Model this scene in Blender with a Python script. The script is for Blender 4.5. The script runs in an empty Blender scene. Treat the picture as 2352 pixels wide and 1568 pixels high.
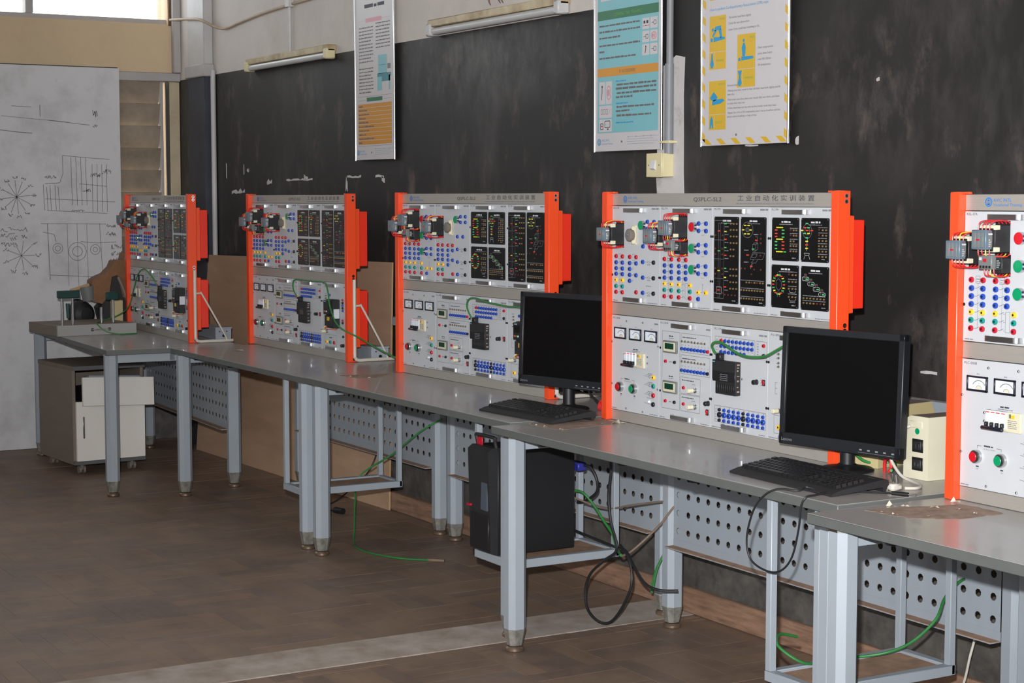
import bpy, math, random
from mathutils import Vector, Matrix
random.seed(7)
PI = math.pi
S = bpy.context.scene
COL = S.collection

# ------------------------------------------------------------------ camera
cd = bpy.data.cameras.new('camera'); cam = bpy.data.objects.new('camera', cd); COL.objects.link(cam)
cd.sensor_width = 36; cd.lens = 61.66; cd.clip_start = .05; cd.clip_end = 100
cam.location = (0, 0, 1.512)
cam.rotation_euler = (PI / 2 - math.radians(4.664), 0, math.radians(59.96))
S.camera = cam

# ------------------------------------------------------------------ exposure, sky, lamps
S.view_settings.view_transform = 'Standard'; S.view_settings.look = 'None'
S.view_settings.exposure = .6; S.view_settings.gamma = 1; S.view_settings.use_curve_mapping = False
w = bpy.data.worlds.new('overcast_sky'); S.world = w; w.use_nodes = True
bg = w.node_tree.nodes['Background']; bg.inputs['Color'].default_value = (.93, .96, 1, 1); bg.inputs['Strength'].default_value = 3.2

def portal(name, loc, rot, sx, sy):              # daylight through the window openings
    l = bpy.data.lights.new(name, 'AREA'); l.shape = 'RECTANGLE'; l.size = sx; l.size_y = sy; l.energy = 1
    l.cycles.is_portal = True
    o = bpy.data.objects.new(name, l); COL.objects.link(o); o.location = loc; o.rotation_euler = rot
WIN_L = [(-4.6, -2.8), (-2.0, -.2), (.6, 2.4)]      # openings of the unseen window wall: x range
WZ = (1.5, 3.2)
for i, (a, b) in enumerate(WIN_L):
    portal('daylight', ((a + b) / 2, -4.02, sum(WZ) / 2), (PI / 2, 0, 0), b - a, WZ[1] - WZ[0])
WIN_F = (-3.3, -1.2)                                             # opening in the unseen end wall: y range
portal('daylight', (3.22, sum(WIN_F) / 2, sum(WZ) / 2), (PI / 2, 0, PI / 2), WIN_F[1] - WIN_F[0], WZ[1] - WZ[0])
portal('daylight', (-10.66, .2, 2.95), (PI / 2, 0, -PI / 2), 6.9, .7)
# the photographer's flash, on the hot shoe above the lens
fl = bpy.data.lights.new('camera_flash', 'SPOT'); fl.energy = 1090; fl.spot_size = math.radians(61); fl.spot_blend = 1; fl.shadow_soft_size = .025; fl.color = (.97, .985, 1)
fo = bpy.data.objects.new('camera_flash', fl); COL.objects.link(fo); fo.location = (-.028, -.048, 1.70); fo.rotation_euler = (PI / 2 - math.radians(2.5), 0, math.radians(56.5))

# ------------------------------------------------------------------ materials
def lin(c):
    return tuple((x / 255 / 12.92) if x <= 10 else ((x / 255 + .055) / 1.055) ** 2.4 for x in c)
MATS = {}
def mat(name, col, rough=.5, metal=0, vary=.12, scale=6, spec=.5, bump=0, stretch=None, coat=0, col2=None, world=False):
    """procedural material: base colour modulated by two octaves of noise, fine bump"""
    m = bpy.data.materials.new(name); m.use_nodes = True; nt = m.node_tree; N = nt.nodes; L = nt.links
    p = N['Principled BSDF']; p.inputs['Roughness'].default_value = rough; p.inputs['Metallic'].default_value = metal
    p.inputs['Specular IOR Level'].default_value = spec; p.inputs['Coat Weight'].default_value = coat
    c = Vector(lin(col)); c2 = Vector(lin(col2)) if col2 else c * (1 - vary * 2)
    tc = N.new('ShaderNodeNewGeometry' if world else 'ShaderNodeTexCoord'); mp = N.new('ShaderNodeMapping'); L.new(tc.outputs['Position' if world else 'Object'], mp.inputs['Vector'])
    if stretch: mp.inputs['Scale'].default_value = stretch
    nz = N.new('ShaderNodeTexNoise'); nz.inputs['Scale'].default_value = scale; nz.inputs['Detail'].default_value = 5; nz.inputs['Roughness'].default_value = .65
    L.new(mp.outputs[0], nz.inputs['Vector'])
    rp = N.new('ShaderNodeValToRGB'); rp.color_ramp.elements[0].position = .3; rp.color_ramp.elements[1].position = .7
    rp.color_ramp.elements[0].color = (*c2, 1); rp.color_ramp.elements[1].color = (*(c * (1 + vary * .25)), 1)
    L.new(nz.outputs['Fac'], rp.inputs[0]); L.new(rp.outputs[0], p.inputs['Base Color'])
    if bump:
        b = N.new('ShaderNodeBump'); b.inputs['Strength'].default_value = bump; b.inputs['Distance'].default_value = .002
        n2 = N.new('ShaderNodeTexNoise'); n2.inputs['Scale'].default_value = scale * 9; L.new(mp.outputs[0], n2.inputs['Vector'])
        L.new(n2.outputs['Fac'], b.inputs['Height']); L.new(b.outputs[0], p.inputs['Normal'])
    MATS[name] = m; return m

def dirt(m, col, amount=.5, scale=1.5, lo=.55, hi=.8, stretch=None, world=False):
    """a second, larger layer of worn or dusty patches mixed over a material's colour"""
    nt = m.node_tree; N = nt.nodes; L = nt.links; p = N['Principled BSDF']
    src = p.inputs['Base Color'].links[0].from_socket
    tc = N.new('ShaderNodeNewGeometry' if world else 'ShaderNodeTexCoord'); mp = N.new('ShaderNodeMapping'); L.new(tc.outputs['Position' if world else 'Object'], mp.inputs['Vector'])
    if stretch: mp.inputs['Scale'].default_value = stretch
    nz = N.new('ShaderNodeTexNoise'); nz.inputs['Scale'].default_value = scale; nz.inputs['Detail'].default_value = 8; nz.inputs['Roughness'].default_value = .7
    L.new(mp.outputs[0], nz.inputs['Vector'])
    mr = N.new('ShaderNodeMapRange'); mr.inputs['From Min'].default_value = lo; mr.inputs['From Max'].default_value = hi; mr.inputs['To Max'].default_value = amount
    L.new(nz.outputs['Fac'], mr.inputs['Value'])
    mx = N.new('ShaderNodeMix'); mx.data_type = 'RGBA'; L.new(mr.outputs[0], mx.inputs['Factor']); L.new(src, mx.inputs['A'])
    mx.inputs['B'].default_value = (*lin(col), 1); L.new(mx.outputs['Result'], p.inputs['Base Color'])
    return m

def smear(name, centre, radii, col, amount):
    """one dusty, chalky patch at its own place on a wall, broken up by noise"""
    nt = MATS[name].node_tree; N = nt.nodes; L = nt.links; p = N['Principled BSDF']; src = p.inputs['Base Color'].links[0].from_socket
    tc = N.new('ShaderNodeTexCoord'); mp = N.new('ShaderNodeMapping'); L.new(tc.outputs['Object'], mp.inputs['Vector'])
    mp.inputs['Scale'].default_value = [1 / q for q in radii]; mp.inputs['Location'].default_value = [-c / q for c, q in zip(centre, radii)]
    g = N.new('ShaderNodeTexGradient'); g.gradient_type = 'SPHERICAL'; L.new(mp.outputs[0], g.inputs['Vector'])
    nz = N.new('ShaderNodeTexNoise'); nz.inputs['Scale'].default_value = 6; nz.inputs['Detail'].default_value = 9; nz.inputs['Roughness'].default_value = .75
    m2 = N.new('ShaderNodeMapping'); m2.inputs['Scale'].default_value = (1, 1, .5); L.new(tc.outputs['Object'], m2.inputs['Vector']); L.new(m2.outputs[0], nz.inputs['Vector'])
    r1 = N.new('ShaderNodeMapRange'); r1.inputs['From Min'].default_value = .4; r1.inputs['From Max'].default_value = .75; L.new(nz.outputs['Fac'], r1.inputs['Value'])
    a = N.new('ShaderNodeMath'); a.operation = 'MULTIPLY'; L.new(g.outputs['Fac'], a.inputs[0]); L.new(r1.outputs[0], a.inputs[1])
    b = N.new('ShaderNodeMath'); b.operation = 'MULTIPLY'; b.use_clamp = True; L.new(a.outputs[0], b.inputs[0]); b.inputs[1].default_value = amount * 2
    mx = N.new('ShaderNodeMix'); mx.data_type = 'RGBA'; L.new(b.outputs[0], mx.inputs['Factor']); L.new(src, mx.inputs['A']); mx.inputs['B'].default_value = (*lin(col), 1)
    L.new(mx.outputs['Result'], p.inputs['Base Color'])

M = MATS
mat('orange', (234, 76, 35), .36, vary=.04, scale=3, bump=.02)
mat('red_box', (226, 50, 30), .4, vary=.05, scale=3)
mat('panel', (188, 190, 193), .42, vary=.02, scale=8)
mat('rail', (172, 166, 158), .42, .35, vary=.05, scale=14, stretch=(1, 1, 40))
mat('handle', (196, 196, 198), .3, 1, vary=.04, scale=30, stretch=(1, 1, 20))
mat('steel', (200, 200, 200), .25, 1, vary=.05)
mat('chrome', (225, 225, 228), .12, 1, vary=.02)
mat('cast_foot', (150, 146, 138), .45, .35, vary=.25, scale=40)
dirt(mat('disc_foot', (150, 128, 110), .35, .7, vary=.2, scale=30), (110, 82, 62), .7, 20)
dirt(mat('paint_grey', (150, 157, 164), .45, vary=.03, scale=5), (150, 132, 116), .35, 3.5, .55, .8)
dirt(mat('laminate', (164, 161, 158), .3, vary=.04, scale=18, coat=.15), (150, 138, 124), .5, 1.3, .45, .75)
mat('edge', (92, 95, 92), .5, vary=.06, scale=10)
mat('lip_dust', (168, 132, 106), .8, vary=.2, scale=18, col2=(130, 104, 88))
mat('black', (24, 24, 26), .45, vary=.1)
mat('black_soft', (34, 34, 36), .6, vary=.15, scale=12)
mat('screen', (12, 12, 13), .18, vary=.05, spec=.35)
mat('bezel', (30, 32, 36), .42, vary=.1)
mat('key', (20, 20, 22), .4, vary=.1)
mat('board', (10, 11, 14), .3, vary=.2, scale=6)
mat('print_white', (200, 202, 205), .5, vary=.03)
mat('print_dark', (60, 62, 72), .6, vary=.05)
mat('print_grey', (128, 128, 134), .6, vary=.05)
mat('logo_blue', (38, 118, 196), .5, vary=.05)
mat('jack_blue', (34, 70, 168), .35, vary=.05)
mat('jack_red', (186, 22, 44), .35, vary=.05)
mat('jack_yellow', (250, 190, 40), .35, vary=.05)
mat('jack_teal', (10, 134, 124), .35, vary=.05)
mat('jack_black', (26, 26, 40), .35, vary=.05)
mat('hole', (14, 15, 22), .7, vary=.05)
mat('button_green', (6, 140, 90), .3, vary=.05)
mat('button_red', (196, 20, 34), .3, vary=.05)
mat('lcd', (8, 62, 46), .25, vary=.15, scale=60)
mat('meter_face', (222, 228, 236), .4, vary=.02)
mat('cream_plastic', (212, 204, 176), .5, vary=.05, scale=8)
mat('relay_grey', (96, 112, 124), .45, vary=.06)
mat('grey_mid', (112, 114, 112), .5, vary=.06)
mat('wire_red', (206, 40, 44), .4, vary=.05)
mat('wire_yellow', (226, 190, 40), .4, vary=.05)
mat('cable_green', (46, 122, 58), .45, vary=.12, scale=20)
mat('cable_black', (30, 30, 33), .5, vary=.1)
mat('cable_white', (205, 198, 186), .5, vary=.1)
mat('cable_beige', (178, 158, 134), .6, vary=.1, scale=20)
mat('cable_brown', (120, 100, 84), .6, vary=.15, scale=20)
mat('wood_brown', (120, 84, 62), .6, vary=.25, scale=6, stretch=(1, 8, 8))
dirt(mat('skirting', (152, 118, 96), .65, vary=.25, scale=7, stretch=(1, 9, 9)), (170, 140, 118), .6, 5)
mat('hardboard', (186, 152, 124), .7, vary=.08, scale=2, stretch=(1, 1, 6))
mat('hardboard_edge', (186, 150, 112), .7, vary=.1, scale=20)
dirt(dirt(mat('wall_black', (39, 37, 36), .55, vary=.14, scale=2.2, bump=.15, spec=.4), (84, 80, 79), .75, 1.5, .5, .72, (1, 1, .42)), (112, 98, 90), .55, 7, .56, .74, (1, 1, .5))
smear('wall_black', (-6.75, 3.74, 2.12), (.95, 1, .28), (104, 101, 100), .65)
smear('wall_black', (-4.15, 3.74, 1.9), (.5, 1, .42), (96, 88, 84), .45)
smear('wall_black', (-3.75, 3.74, 1.05), (.4, 1, .22), (120, 110, 104), .5)
dirt(mat('wall_dado', (92, 87, 82), .6, vary=.3, scale=14, bump=.2), (120, 112, 104), .6, 18, .6, .75)
dirt(mat('wall_white', (206, 198, 192), .75, vary=.05, scale=3, bump=.1), (164, 150, 140), .4, 2, .5, .8)
dirt(mat('plaster', (196, 192, 190), .8, vary=.06, scale=8, bump=.2), (128, 112, 100), .7, 7, .56, .72)
dirt(mat('wall_cream', (212, 188, 154), .75, vary=.06, scale=2, bump=.1), (160, 128, 90), .5, 2.2, .5, .8)
dirt(mat('frame_cream', (196, 180, 150), .6, vary=.08, scale=8), (140, 110, 80), .5, 6)
mat('frame_grey', (176, 172, 170), .6, vary=.06, scale=8)
mat('pillar_dark', (58, 62, 72), .5, vary=.2, scale=6)
dirt(dirt(mat('whiteboard', (212, 211, 213), .5, vary=.03, scale=3), (150, 146, 146), .55, 2.6, .48, .75), (120, 118, 120), .35, 12, .62, .8)
mat('pen', (128, 127, 132), .7, vary=.2, scale=4)
mat('cement', (184, 174, 165), .8, vary=.1, scale=7, bump=.25, col2=(150, 134, 120))
for i, c in enumerate(((132, 107, 88), (124, 101, 85), (114, 96, 86), (136, 110, 90), (118, 102, 92))):
    dirt(dirt(mat('parquet_%s' % 'abcde'[i], c, .55, vary=.16, scale=9, bump=.1, world=True), (150, 126, 107), .85, 1.1, .36, .66, None, True), (98, 85, 80), .55, 3.1, .54, .72, (1.6, .7, 1), True)
mat('floor_base', (92, 78, 68), .9, vary=.1)
mat('ceiling', (205, 202, 196), .85, vary=.05, scale=2)
mat('conduit', (190, 188, 186), .5, vary=.06, scale=9)
mat('conduit_grey', (126, 128, 132), .5, vary=.06, scale=9)
mat('switch_cream', (214, 202, 160), .45, vary=.05, scale=8)
mat('lamp_body', (196, 182, 150), .5, vary=.08, scale=9, col2=(150, 126, 90))
mat('lamp_tube', (190, 190, 188), .35, vary=.04)
mat('poster_white', (194, 189, 190), .4, vary=.02, scale=3)
mat('poster_teal', (118, 178, 186), .4, vary=.03, scale=3)
mat('poster_yellow', (206, 166, 32), .4, vary=.03, scale=3)
mat('poster_ochre', (200, 136, 30), .4, vary=.03, scale=3)
mat('poster_green', (26, 104, 66), .4, vary=.03, scale=3)
mat('poster_blue', (28, 142, 190), .4, vary=.03)
mat('poster_pink', (200, 120, 136), .4, vary=.03)
mat('poster_ink', (104, 96, 96), .5, vary=.05)
mat('poster_tint', (60, 128, 140), .5, vary=.05)
mat('poster_lime', (104, 168, 84), .5, vary=.05)
mat('ups_beige', (208, 202, 178), .5, vary=.03, scale=6)
mat('ups_tan', (188, 172, 128), .5, vary=.05, scale=6)
mat('dusty_top', (120, 106, 94), .8, vary=.1, scale=10)
mat('cabinet_side', (120, 108, 98), .6, vary=.06, scale=4, stretch=(1, 1, 8))
mat('cabinet_front', (226, 220, 212), .5, vary=.03, scale=4)
mat('pc_cover', (74, 80, 92), .4, vary=.06)
mat('drawer_grey', (158, 156, 152), .5, vary=.03, scale=4)
mat('cabinet_trim', (92, 92, 94), .5, vary=.06)
mat('leather', (134, 92, 58), .55, vary=.2, scale=8)
mat('tool_green', (20, 62, 56), .45, vary=.1)
mat('residue', (158, 138, 122), .8, vary=.18, scale=26, col2=(122, 100, 86))
mat('paper', (214, 204, 184), .7, vary=.08, scale=20)
mat('led_red', (235, 60, 40), .4, vary=.02); mat('led_green', (70, 190, 100), .4, vary=.02); mat('led_yellow', (225, 215, 60), .4, vary=.02)
mat('brass', (214, 180, 130), .35, .8, vary=.05); mat('brown_key', (92, 44, 34), .5, vary=.1)
mat('blue_plug', (44, 48, 130), .4, vary=.05)
mat('louvre_glass', (168, 154, 136), .2, vary=.2, scale=3, col2=(118, 106, 92), spec=.6)

def glass():
    m = bpy.data.materials.new('clear_glass'); m.use_nodes = True; nt = m.node_tree; N = nt.nodes; L = nt.links
    N.remove(N['Principled BSDF']); out = N['Material Output']
    t = N.new('ShaderNodeBsdfTransparent'); t.inputs[0].default_value = (.93, .95, .95, 1)
    g = N.new('ShaderNodeBsdfGlossy'); g.inputs['Roughness'].default_value = .05
    nz = N.new('ShaderNodeTexNoise'); nz.inputs['Scale'].default_value = 4
    mr = N.new('ShaderNodeMapRange'); mr.inputs['To Min'].default_value = .03; mr.inputs['To Max'].default_value = .1
    L.new(nz.outputs['Fac'], mr.inputs['Value'])
    x = N.new('ShaderNodeMixShader'); L.new(mr.outputs[0], x.inputs[0]); L.new(t.outputs[0], x.inputs[1]); L.new(g.outputs[0], x.inputs[2])
    L.new(x.outputs[0], out.inputs[0]); MATS['clear_glass'] = m
glass()

# ------------------------------------------------------------------ mesh building
class MB:
    def __init__(s): s.v = []; s.f = []; s.m = []; s.names = []
    def mi(s, n):
        if n not in s.names: s.names.append(n)
        return s.names.index(n)
    def add(s, vs, fs, m, T=None):
        b = len(s.v); k = s.mi(m)
        s.v += [tuple(T @ Vector(v)) for v in vs] if T else [tuple(v) for v in vs]
        for f in fs: s.f.append([b + i for i in f]); s.m.append(k)
    def box(s, x0, x1, y0, y1, z0, z1, m, c=0, T=None):
        if c <= 0:
            vs = [(x, y, z) for z in (z0, z1) for y in (y0, y1) for x in (x0, x1)]
            s.add(vs, [(0, 2, 3, 1), (4, 5, 7, 6), (0, 1, 5, 4), (2, 6, 7, 3), (0, 4, 6, 2), (1, 3, 7, 5)], m, T); return
        X = (x0, x1); Y = (y0, y1); Z = (z0, z1); vs = []; ix = {}
        for i in (0, 1):
            for j in (0, 1):
                for k in (0, 1):
                    sx, sy, sz = (c, -c)[i], (c, -c)[j], (c, -c)[k]
                    for a, p in enumerate(((X[i], Y[j] + sy, Z[k] + sz), (X[i] + sx, Y[j], Z[k] + sz), (X[i] + sx, Y[j] + sy, Z[k]))):
                        ix[i, j, k, a] = len(vs); vs.append(p)
        fs = []
        q = ((0, 0), (1, 0), (1, 1), (0, 1))
        for i in (0, 1): fs.append([ix[i, a, b, 0] for a, b in q])
        for j in (0, 1): fs.append([ix[a, j, b, 1] for a, b in q])
        for k in (0, 1): fs.append([ix[a, b, k, 2] for a, b in q])
        for a in (0, 1):
            for b in (0, 1):
                fs.append([ix[a, b, 0, 0], ix[a, b, 1, 0], ix[a, b, 1, 1], ix[a, b, 0, 1]])
                fs.append([ix[a, 0, b, 0], ix[a, 1, b, 0], ix[a, 1, b, 2], ix[a, 0, b, 2]])
                fs.append([ix[0, a, b, 1], ix[1, a, b, 1], ix[1, a, b, 2], ix[0, a, b, 2]])
                for k in (0, 1): fs.append([ix[a, b, k, 0], ix[a, b, k, 1], ix[a, b, k, 2]])
        s.add(vs, fs, m, T)
    def prism(s, pts, ax, a0, a1, m, T=None):
        """polygon pts (2D) extruded along axis ax from a0 to a1; the 2D axes are the two others in xyz order"""
        def P(p, a):
            q = list(p); q.insert(ax, a); return tuple(q)
        n = len(pts); vs = [P(p, a0) for p in pts] + [P(p, a1) for p in pts]
        fs = [list(range(n))[::-1], list(range(n, 2 * n))] + [[i, (i + 1) % n, n + (i + 1) % n, n + i] for i in range(n)]
        s.add(vs, fs, m, T)
    def cyl(s, p0, p1, r0, m, r1=None, n=16, cap=True, T=None):
        r1 = r0 if r1 is None else r1; p0 = Vector(p0); p1 = Vector(p1); d = (p1 - p0).normalized()
        u = d.orthogonal().normalized(); w_ = d.cross(u); vs = []
        for p, r in ((p0, r0), (p1, r1)):
            for i in range(n):
                a = 2 * PI * i / n; vs.append(p + (u * math.cos(a) + w_ * math.sin(a)) * r)
        fs = [[i, (i + 1) % n, n + (i + 1) % n, n + i] for i in range(n)]
        if cap: fs += [list(range(n))[::-1], list(range(n, 2 * n))]
        s.add(vs, fs, m, T)
    def lathe(s, prof, m, o=(0, 0, 0), ax='z', n=20, T=None):
        """profile of (radius, height) turned about an axis; m may be one name or one per span"""
        vs = []
        for r, h in prof:
            for i in range(n):
                a = 2 * PI * i / n; x, y = r * math.cos(a), r * math.sin(a)
                p = (x, y, h) if ax == 'z' else ((x, -h, y) if ax == 'y' else (h, x, y))
                vs.append((p[0] + o[0], p[1] + o[1], p[2] + o[2]))
        for k in range(len(prof) - 1):
            mm = m if isinstance(m, str) else m[k]
            s.add(vs[k * n:(k + 2) * n], [[i, (i + 1) % n, n + (i + 1) % n, n + i] for i in range(n)], mm, T)
    def tube(s, pts, r, m, n=8, smooth=6, T=None):
        P = [Vector(p) for p in pts]
        if smooth and len(P) > 2:
            Q = []
            for i in range(len(P) - 1):
                a, b, c, d = P[max(i - 1, 0)], P[i], P[i + 1], P[min(i + 2, len(P) - 1)]
                for k in range(smooth):
                    t = k / smooth
                    Q.append(.5 * ((2 * b) + (c - a) * t + (2 * a - 5 * b + 4 * c - d) * t * t + (3 * b - a - 3 * c + d) * t ** 3))
            P = Q + [P[-1]]
        vs = []; u = None
        for i, p in enumerate(P):
            d = (P[min(i + 1, len(P) - 1)] - P[max(i - 1, 0)]).normalized()
            u = d.orthogonal().normalized() if u is None else (u - d * u.dot(d)).normalized()
            w_ = d.cross(u)
            for k in range(n):
                a = 2 * PI * k / n; vs.append(p + (u * math.cos(a) + w_ * math.sin(a)) * r)
        fs = []
        for i in range(len(P) - 1):
            for k in range(n): fs.append([i * n + k, i * n + (k + 1) % n, (i + 1) * n + (k + 1) % n, (i + 1) * n + k])
        fs += [list(range(n))[::-1], list(range((len(P) - 1) * n, len(P) * n))]
        s.add(vs, fs, m, T)
    def sheet(s, pts, m, T=None):
        s.add(pts, [list(range(len(pts)))], m, T)
    def ribbon(s, pts, wd, y, m):
        """a flat printed stroke in the XZ plane at depth y"""
        for (x0, z0), (x1, z1) in zip(pts[:-1], pts[1:]):
            d = math.hypot(x1 - x0, z1 - z0) or 1; nx, nz = -(z1 - z0) / d * wd / 2, (x1 - x0) / d * wd / 2
            s.sheet([(x0 - nx, y, z0 - nz), (x1 - nx, y, z1 - nz), (x1 + nx, y, z1 + nz), (x0 + nx, y, z0 + nz)], m)
    def rect(s, x0, x1, z0, z1, y, m, wd=None):
        if wd: s.ribbon([(x0, z0), (x1, z0), (x1, z1), (x0, z1), (x0, z0)], wd, y, m)
        else: s.sheet([(x0, y, z0), (x1, y, z0), (x1, y, z1), (x0, y, z1)], m)
    def ellipse(s, x, z, rx, rz, y, m, wd, n=20):
        s.ribbon([(x + rx * math.cos(2 * PI * i / n), z + rz * math.sin(2 * PI * i / n)) for i in range(n + 1)], wd, y, m)
    def text(s, body, x, z, size, y, m, width=None, align='L', slant=0):
        """flat lettering in the XZ plane, readable from -Y"""
        c = bpy.data.curves.new('t', 'FONT'); c.body = body; c.size = 1; c.resolution_u = 2; c.fill_mode = 'FRONT'
        o = bpy.data.objects.new('t', c); me = bpy.data.meshes.new_from_object(o)
        vs = [v.co.copy() for v in me.vertices]; fs = [list(p.vertices) for p in me.polygons]
        bpy.data.objects.remove(o); bpy.data.curves.remove(c); bpy.data.meshes.remove(me)
        if not vs: return
        x0 = min(v.x for v in vs); x1 = max(v.x for v in vs); W = (x1 - x0) or 1
        sx = width / W if width else size
        off = x - (0 if align == 'L' else (W * sx if align == 'R' else W * sx / 2))
        s.add([(off + (v.x - x0) * sx + slant * v.y * size, y, z + v.y * size) for v in vs], fs, m)
    def greek(s, x0, x1, z, h, y, m, seed=0, fill=1.0):
        """a line of print too small to read: word-length strokes"""
        r = random.Random(seed); x = x0; end = x0 + (x1 - x0) * fill
        while x < end - h * .6:
            L_ = min(r.uniform(1.2, 4.5) * h, end - x); s.rect(x, x + L_, z, z + h * r.uniform(.6, .8), y, m); x += L_ + h * .45
    def build(s, name, parent=None, loc=None, rotz=0, smooth=40):
        me = bpy.data.meshes.new(name); me.from_pydata(s.v, [], s.f)
        for n in s.names: me.materials.append(MATS[n])
        me.polygons.foreach_set('material_index', s.m)
        import bmesh
        bm = bmesh.new(); bm.from_mesh(me); bmesh.ops.recalc_face_normals(bm, faces=bm.faces); bm.to_mesh(me); bm.free()
        if smooth:
            me.polygons.foreach_set('use_smooth', [True] * len(me.polygons)); me.set_sharp_from_angle(angle=math.radians(smooth))
        me.update()
        return link(name, me, parent, loc, rotz)

def link(name, me, parent=None, loc=None, rotz=0):
    o = bpy.data.objects.new(name, me); COL.objects.link(o)
    if parent: o.parent = parent
    if loc: o.location = loc
    if rotz: o.rotation_euler = (0, 0, rotz)
    return o
def thing(name, label, cat, loc=(0, 0, 0), rotz=0, group=None):
    o = bpy.data.objects.new(name, None); COL.objects.link(o); o.empty_display_size = .05
    o.location = loc; o.rotation_euler = (0, 0, rotz)
    return tag(o, label, cat, group)
def tag(o, label, cat, group=None):
    o['label'] = label; o['category'] = cat
    if group: o['group'] = group
    return o
def struct(o): o['kind'] = 'structure'; return o
def stuff(o): o['kind'] = 'stuff'; return o

# ================================================================== the room
XB, YW, ZC, YL, XF = -10.63, 3.74, 3.6, -4.0, 3.2
b = MB(); b.box(XB - .2, XF, YL - .2, YW + .2, -.2, -.014, 'floor_base'); floor = struct(b.build('floor'))
# parquet: basket-weave squares of four wooden blocks, with the pale strip let in across the room
SQ, NB = .32, 4
STRIP = (-5.385, -5.115)
blocks = []
def squares(xa, xb):
    x = xb
    i = 0
    while x > xa + .02:
        x2 = max(x - SQ, xa); y = YW; j = 0
        while y > YL + .02:
            y2 = max(y - SQ, YL)
            for k in range(NB):
                if (i + j) % 2: blocks.append((x2, x, y - (y - y2) * (k + 1) / NB, y - (y - y2) * k / NB))
                else: blocks.append((x - (x - x2) * (k + 1) / NB, x - (x - x2) * k / NB, y2, y))
            y = y2; j += 1
        x = x2; i += 1
squares(XB, STRIP[0]); squares(STRIP[1], -1.2)
b = MB(); b.box(-1.2, XF, YL, YW, -.014, 0, 'parquet_b'); stuff(b.build('plain_boarding', floor))
def seen(bk):
    x, y = (bk[0] + bk[1]) / 2, (bk[2] + bk[3]) / 2
    dx, dy = x, y; cx, sx = math.cos(math.radians(59.96)), math.sin(math.radians(59.96))
    f = -sx * dx + cx * dy; r = cx * dx + sx * dy
    return f > 3 and abs(r / f) < .3 and f > 4.35 and y < 3.7, f
vis = sorted([bk for bk in blocks if seen(bk)[0]], key=lambda k: seen(k)[1])
near = set(vis[:298]); rb = random.Random(3); mesh_cache = {}
far = MB()
for bk in blocks:
    g = .0004; mname = 'parquet_' + rb.choice('aabbccde'); dz = rb.uniform(-.0008, 0)
    if bk in near:
        key = (round(bk[1] - bk[0], 3), round(bk[3] - bk[2], 3), mname)
        cx, cy = (bk[0] + bk[1]) / 2, (bk[2] + bk[3]) / 2
        if key not in mesh_cache:
            q = MB(); hx, hy = (bk[1] - bk[0]) / 2 - g, (bk[3] - bk[2]) / 2 - g
            q.box(-hx, hx, -hy, hy, -.013, 0, mname)
            o = q.build('floor_block', floor, (cx, cy, dz), smooth=0); mesh_cache[key] = o.data
        else: o = link('floor_block', mesh_cache[key], floor, (cx, cy, dz))
    else: far.box(bk[0] + g, bk[1] - g, bk[2] + g, bk[3] - g, -.013, dz, mname)
stuff(far.build('floor_blocks_beyond', floor, smooth=0))
b = MB(); b.box(STRIP[0] + .003, STRIP[1] - .003, YL, YW, -.014, .002, 'cement', c=.002); b.build('cement_strip', floor)
# long wall, painted black to about 2.25 m, white above
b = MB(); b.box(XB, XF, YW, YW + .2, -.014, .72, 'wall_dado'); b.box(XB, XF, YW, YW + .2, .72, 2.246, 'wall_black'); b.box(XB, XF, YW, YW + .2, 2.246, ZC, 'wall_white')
wr = struct(b.build('wall_right'))
r = random.Random(5)
def jag(x, z0, z1, n, a): return [(x + r.uniform(-a, a), z0 + (z1 - z0) * i / n) for i in range(n + 1)]
b = MB(); pts = jag(-5.385, .09, 1.99, 14, .008) + [(-5.33, 2.0), (-5.27, 2.03)] + jag(-5.22, 2.02, .09, 14, .006)
b.prism(pts, 1, YW - .004, YW, 'plaster'); b.build('plaster_strip', wr)
# chipped paint and scrapes on the black wall
b = MB()
for x, z, l, h in ((-9.83, 1.66, .008, .06), (-9.55, 1.66, .008, .05), (-9.5, 1.67, .03, .02), (-9.74, 1.548, .2, .022), (-9.2, 1.60, .07, .02), (-8.92, 1.61, .35, .01), (-8.68, 1.62, .05, .02), (-8.15, 1.575, .02, .05), (-8.13, 1.62, .16, .01), (-7.8, 1.618, .09, .014), (-7.73, 1.60, .03, .025), (-3.98, .985, .07, .008), (-4.2, 1.88, .014, .010), (-3.5, 1.78, .010, .016), (-4.59, 1.70, .016, .022), (-4.86, 1.692, .07, .005), (-2.9, 1.95, .01, .008), (-3.05, 1.72, .008, .012)):
    n = max(3, int(l / .03)); t = [(x + l * i / n, z + r.uniform(0, h)) for i in range(n + 1)]; t2 = [(x + l * i / n, z - r.uniform(.1, .6) * h) for i in range(n + 1)][::-1]
    b.prism(t + t2, 1, YW - .0015, YW, 'plaster')
stuff(b.build('paint_chips', wr))
bb = []
b = MB()
b.box(XB, XF, YW - .022, YW, 0, .095, 'skirting', c=.005); struct(b.build('baseboard_right'))
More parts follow.
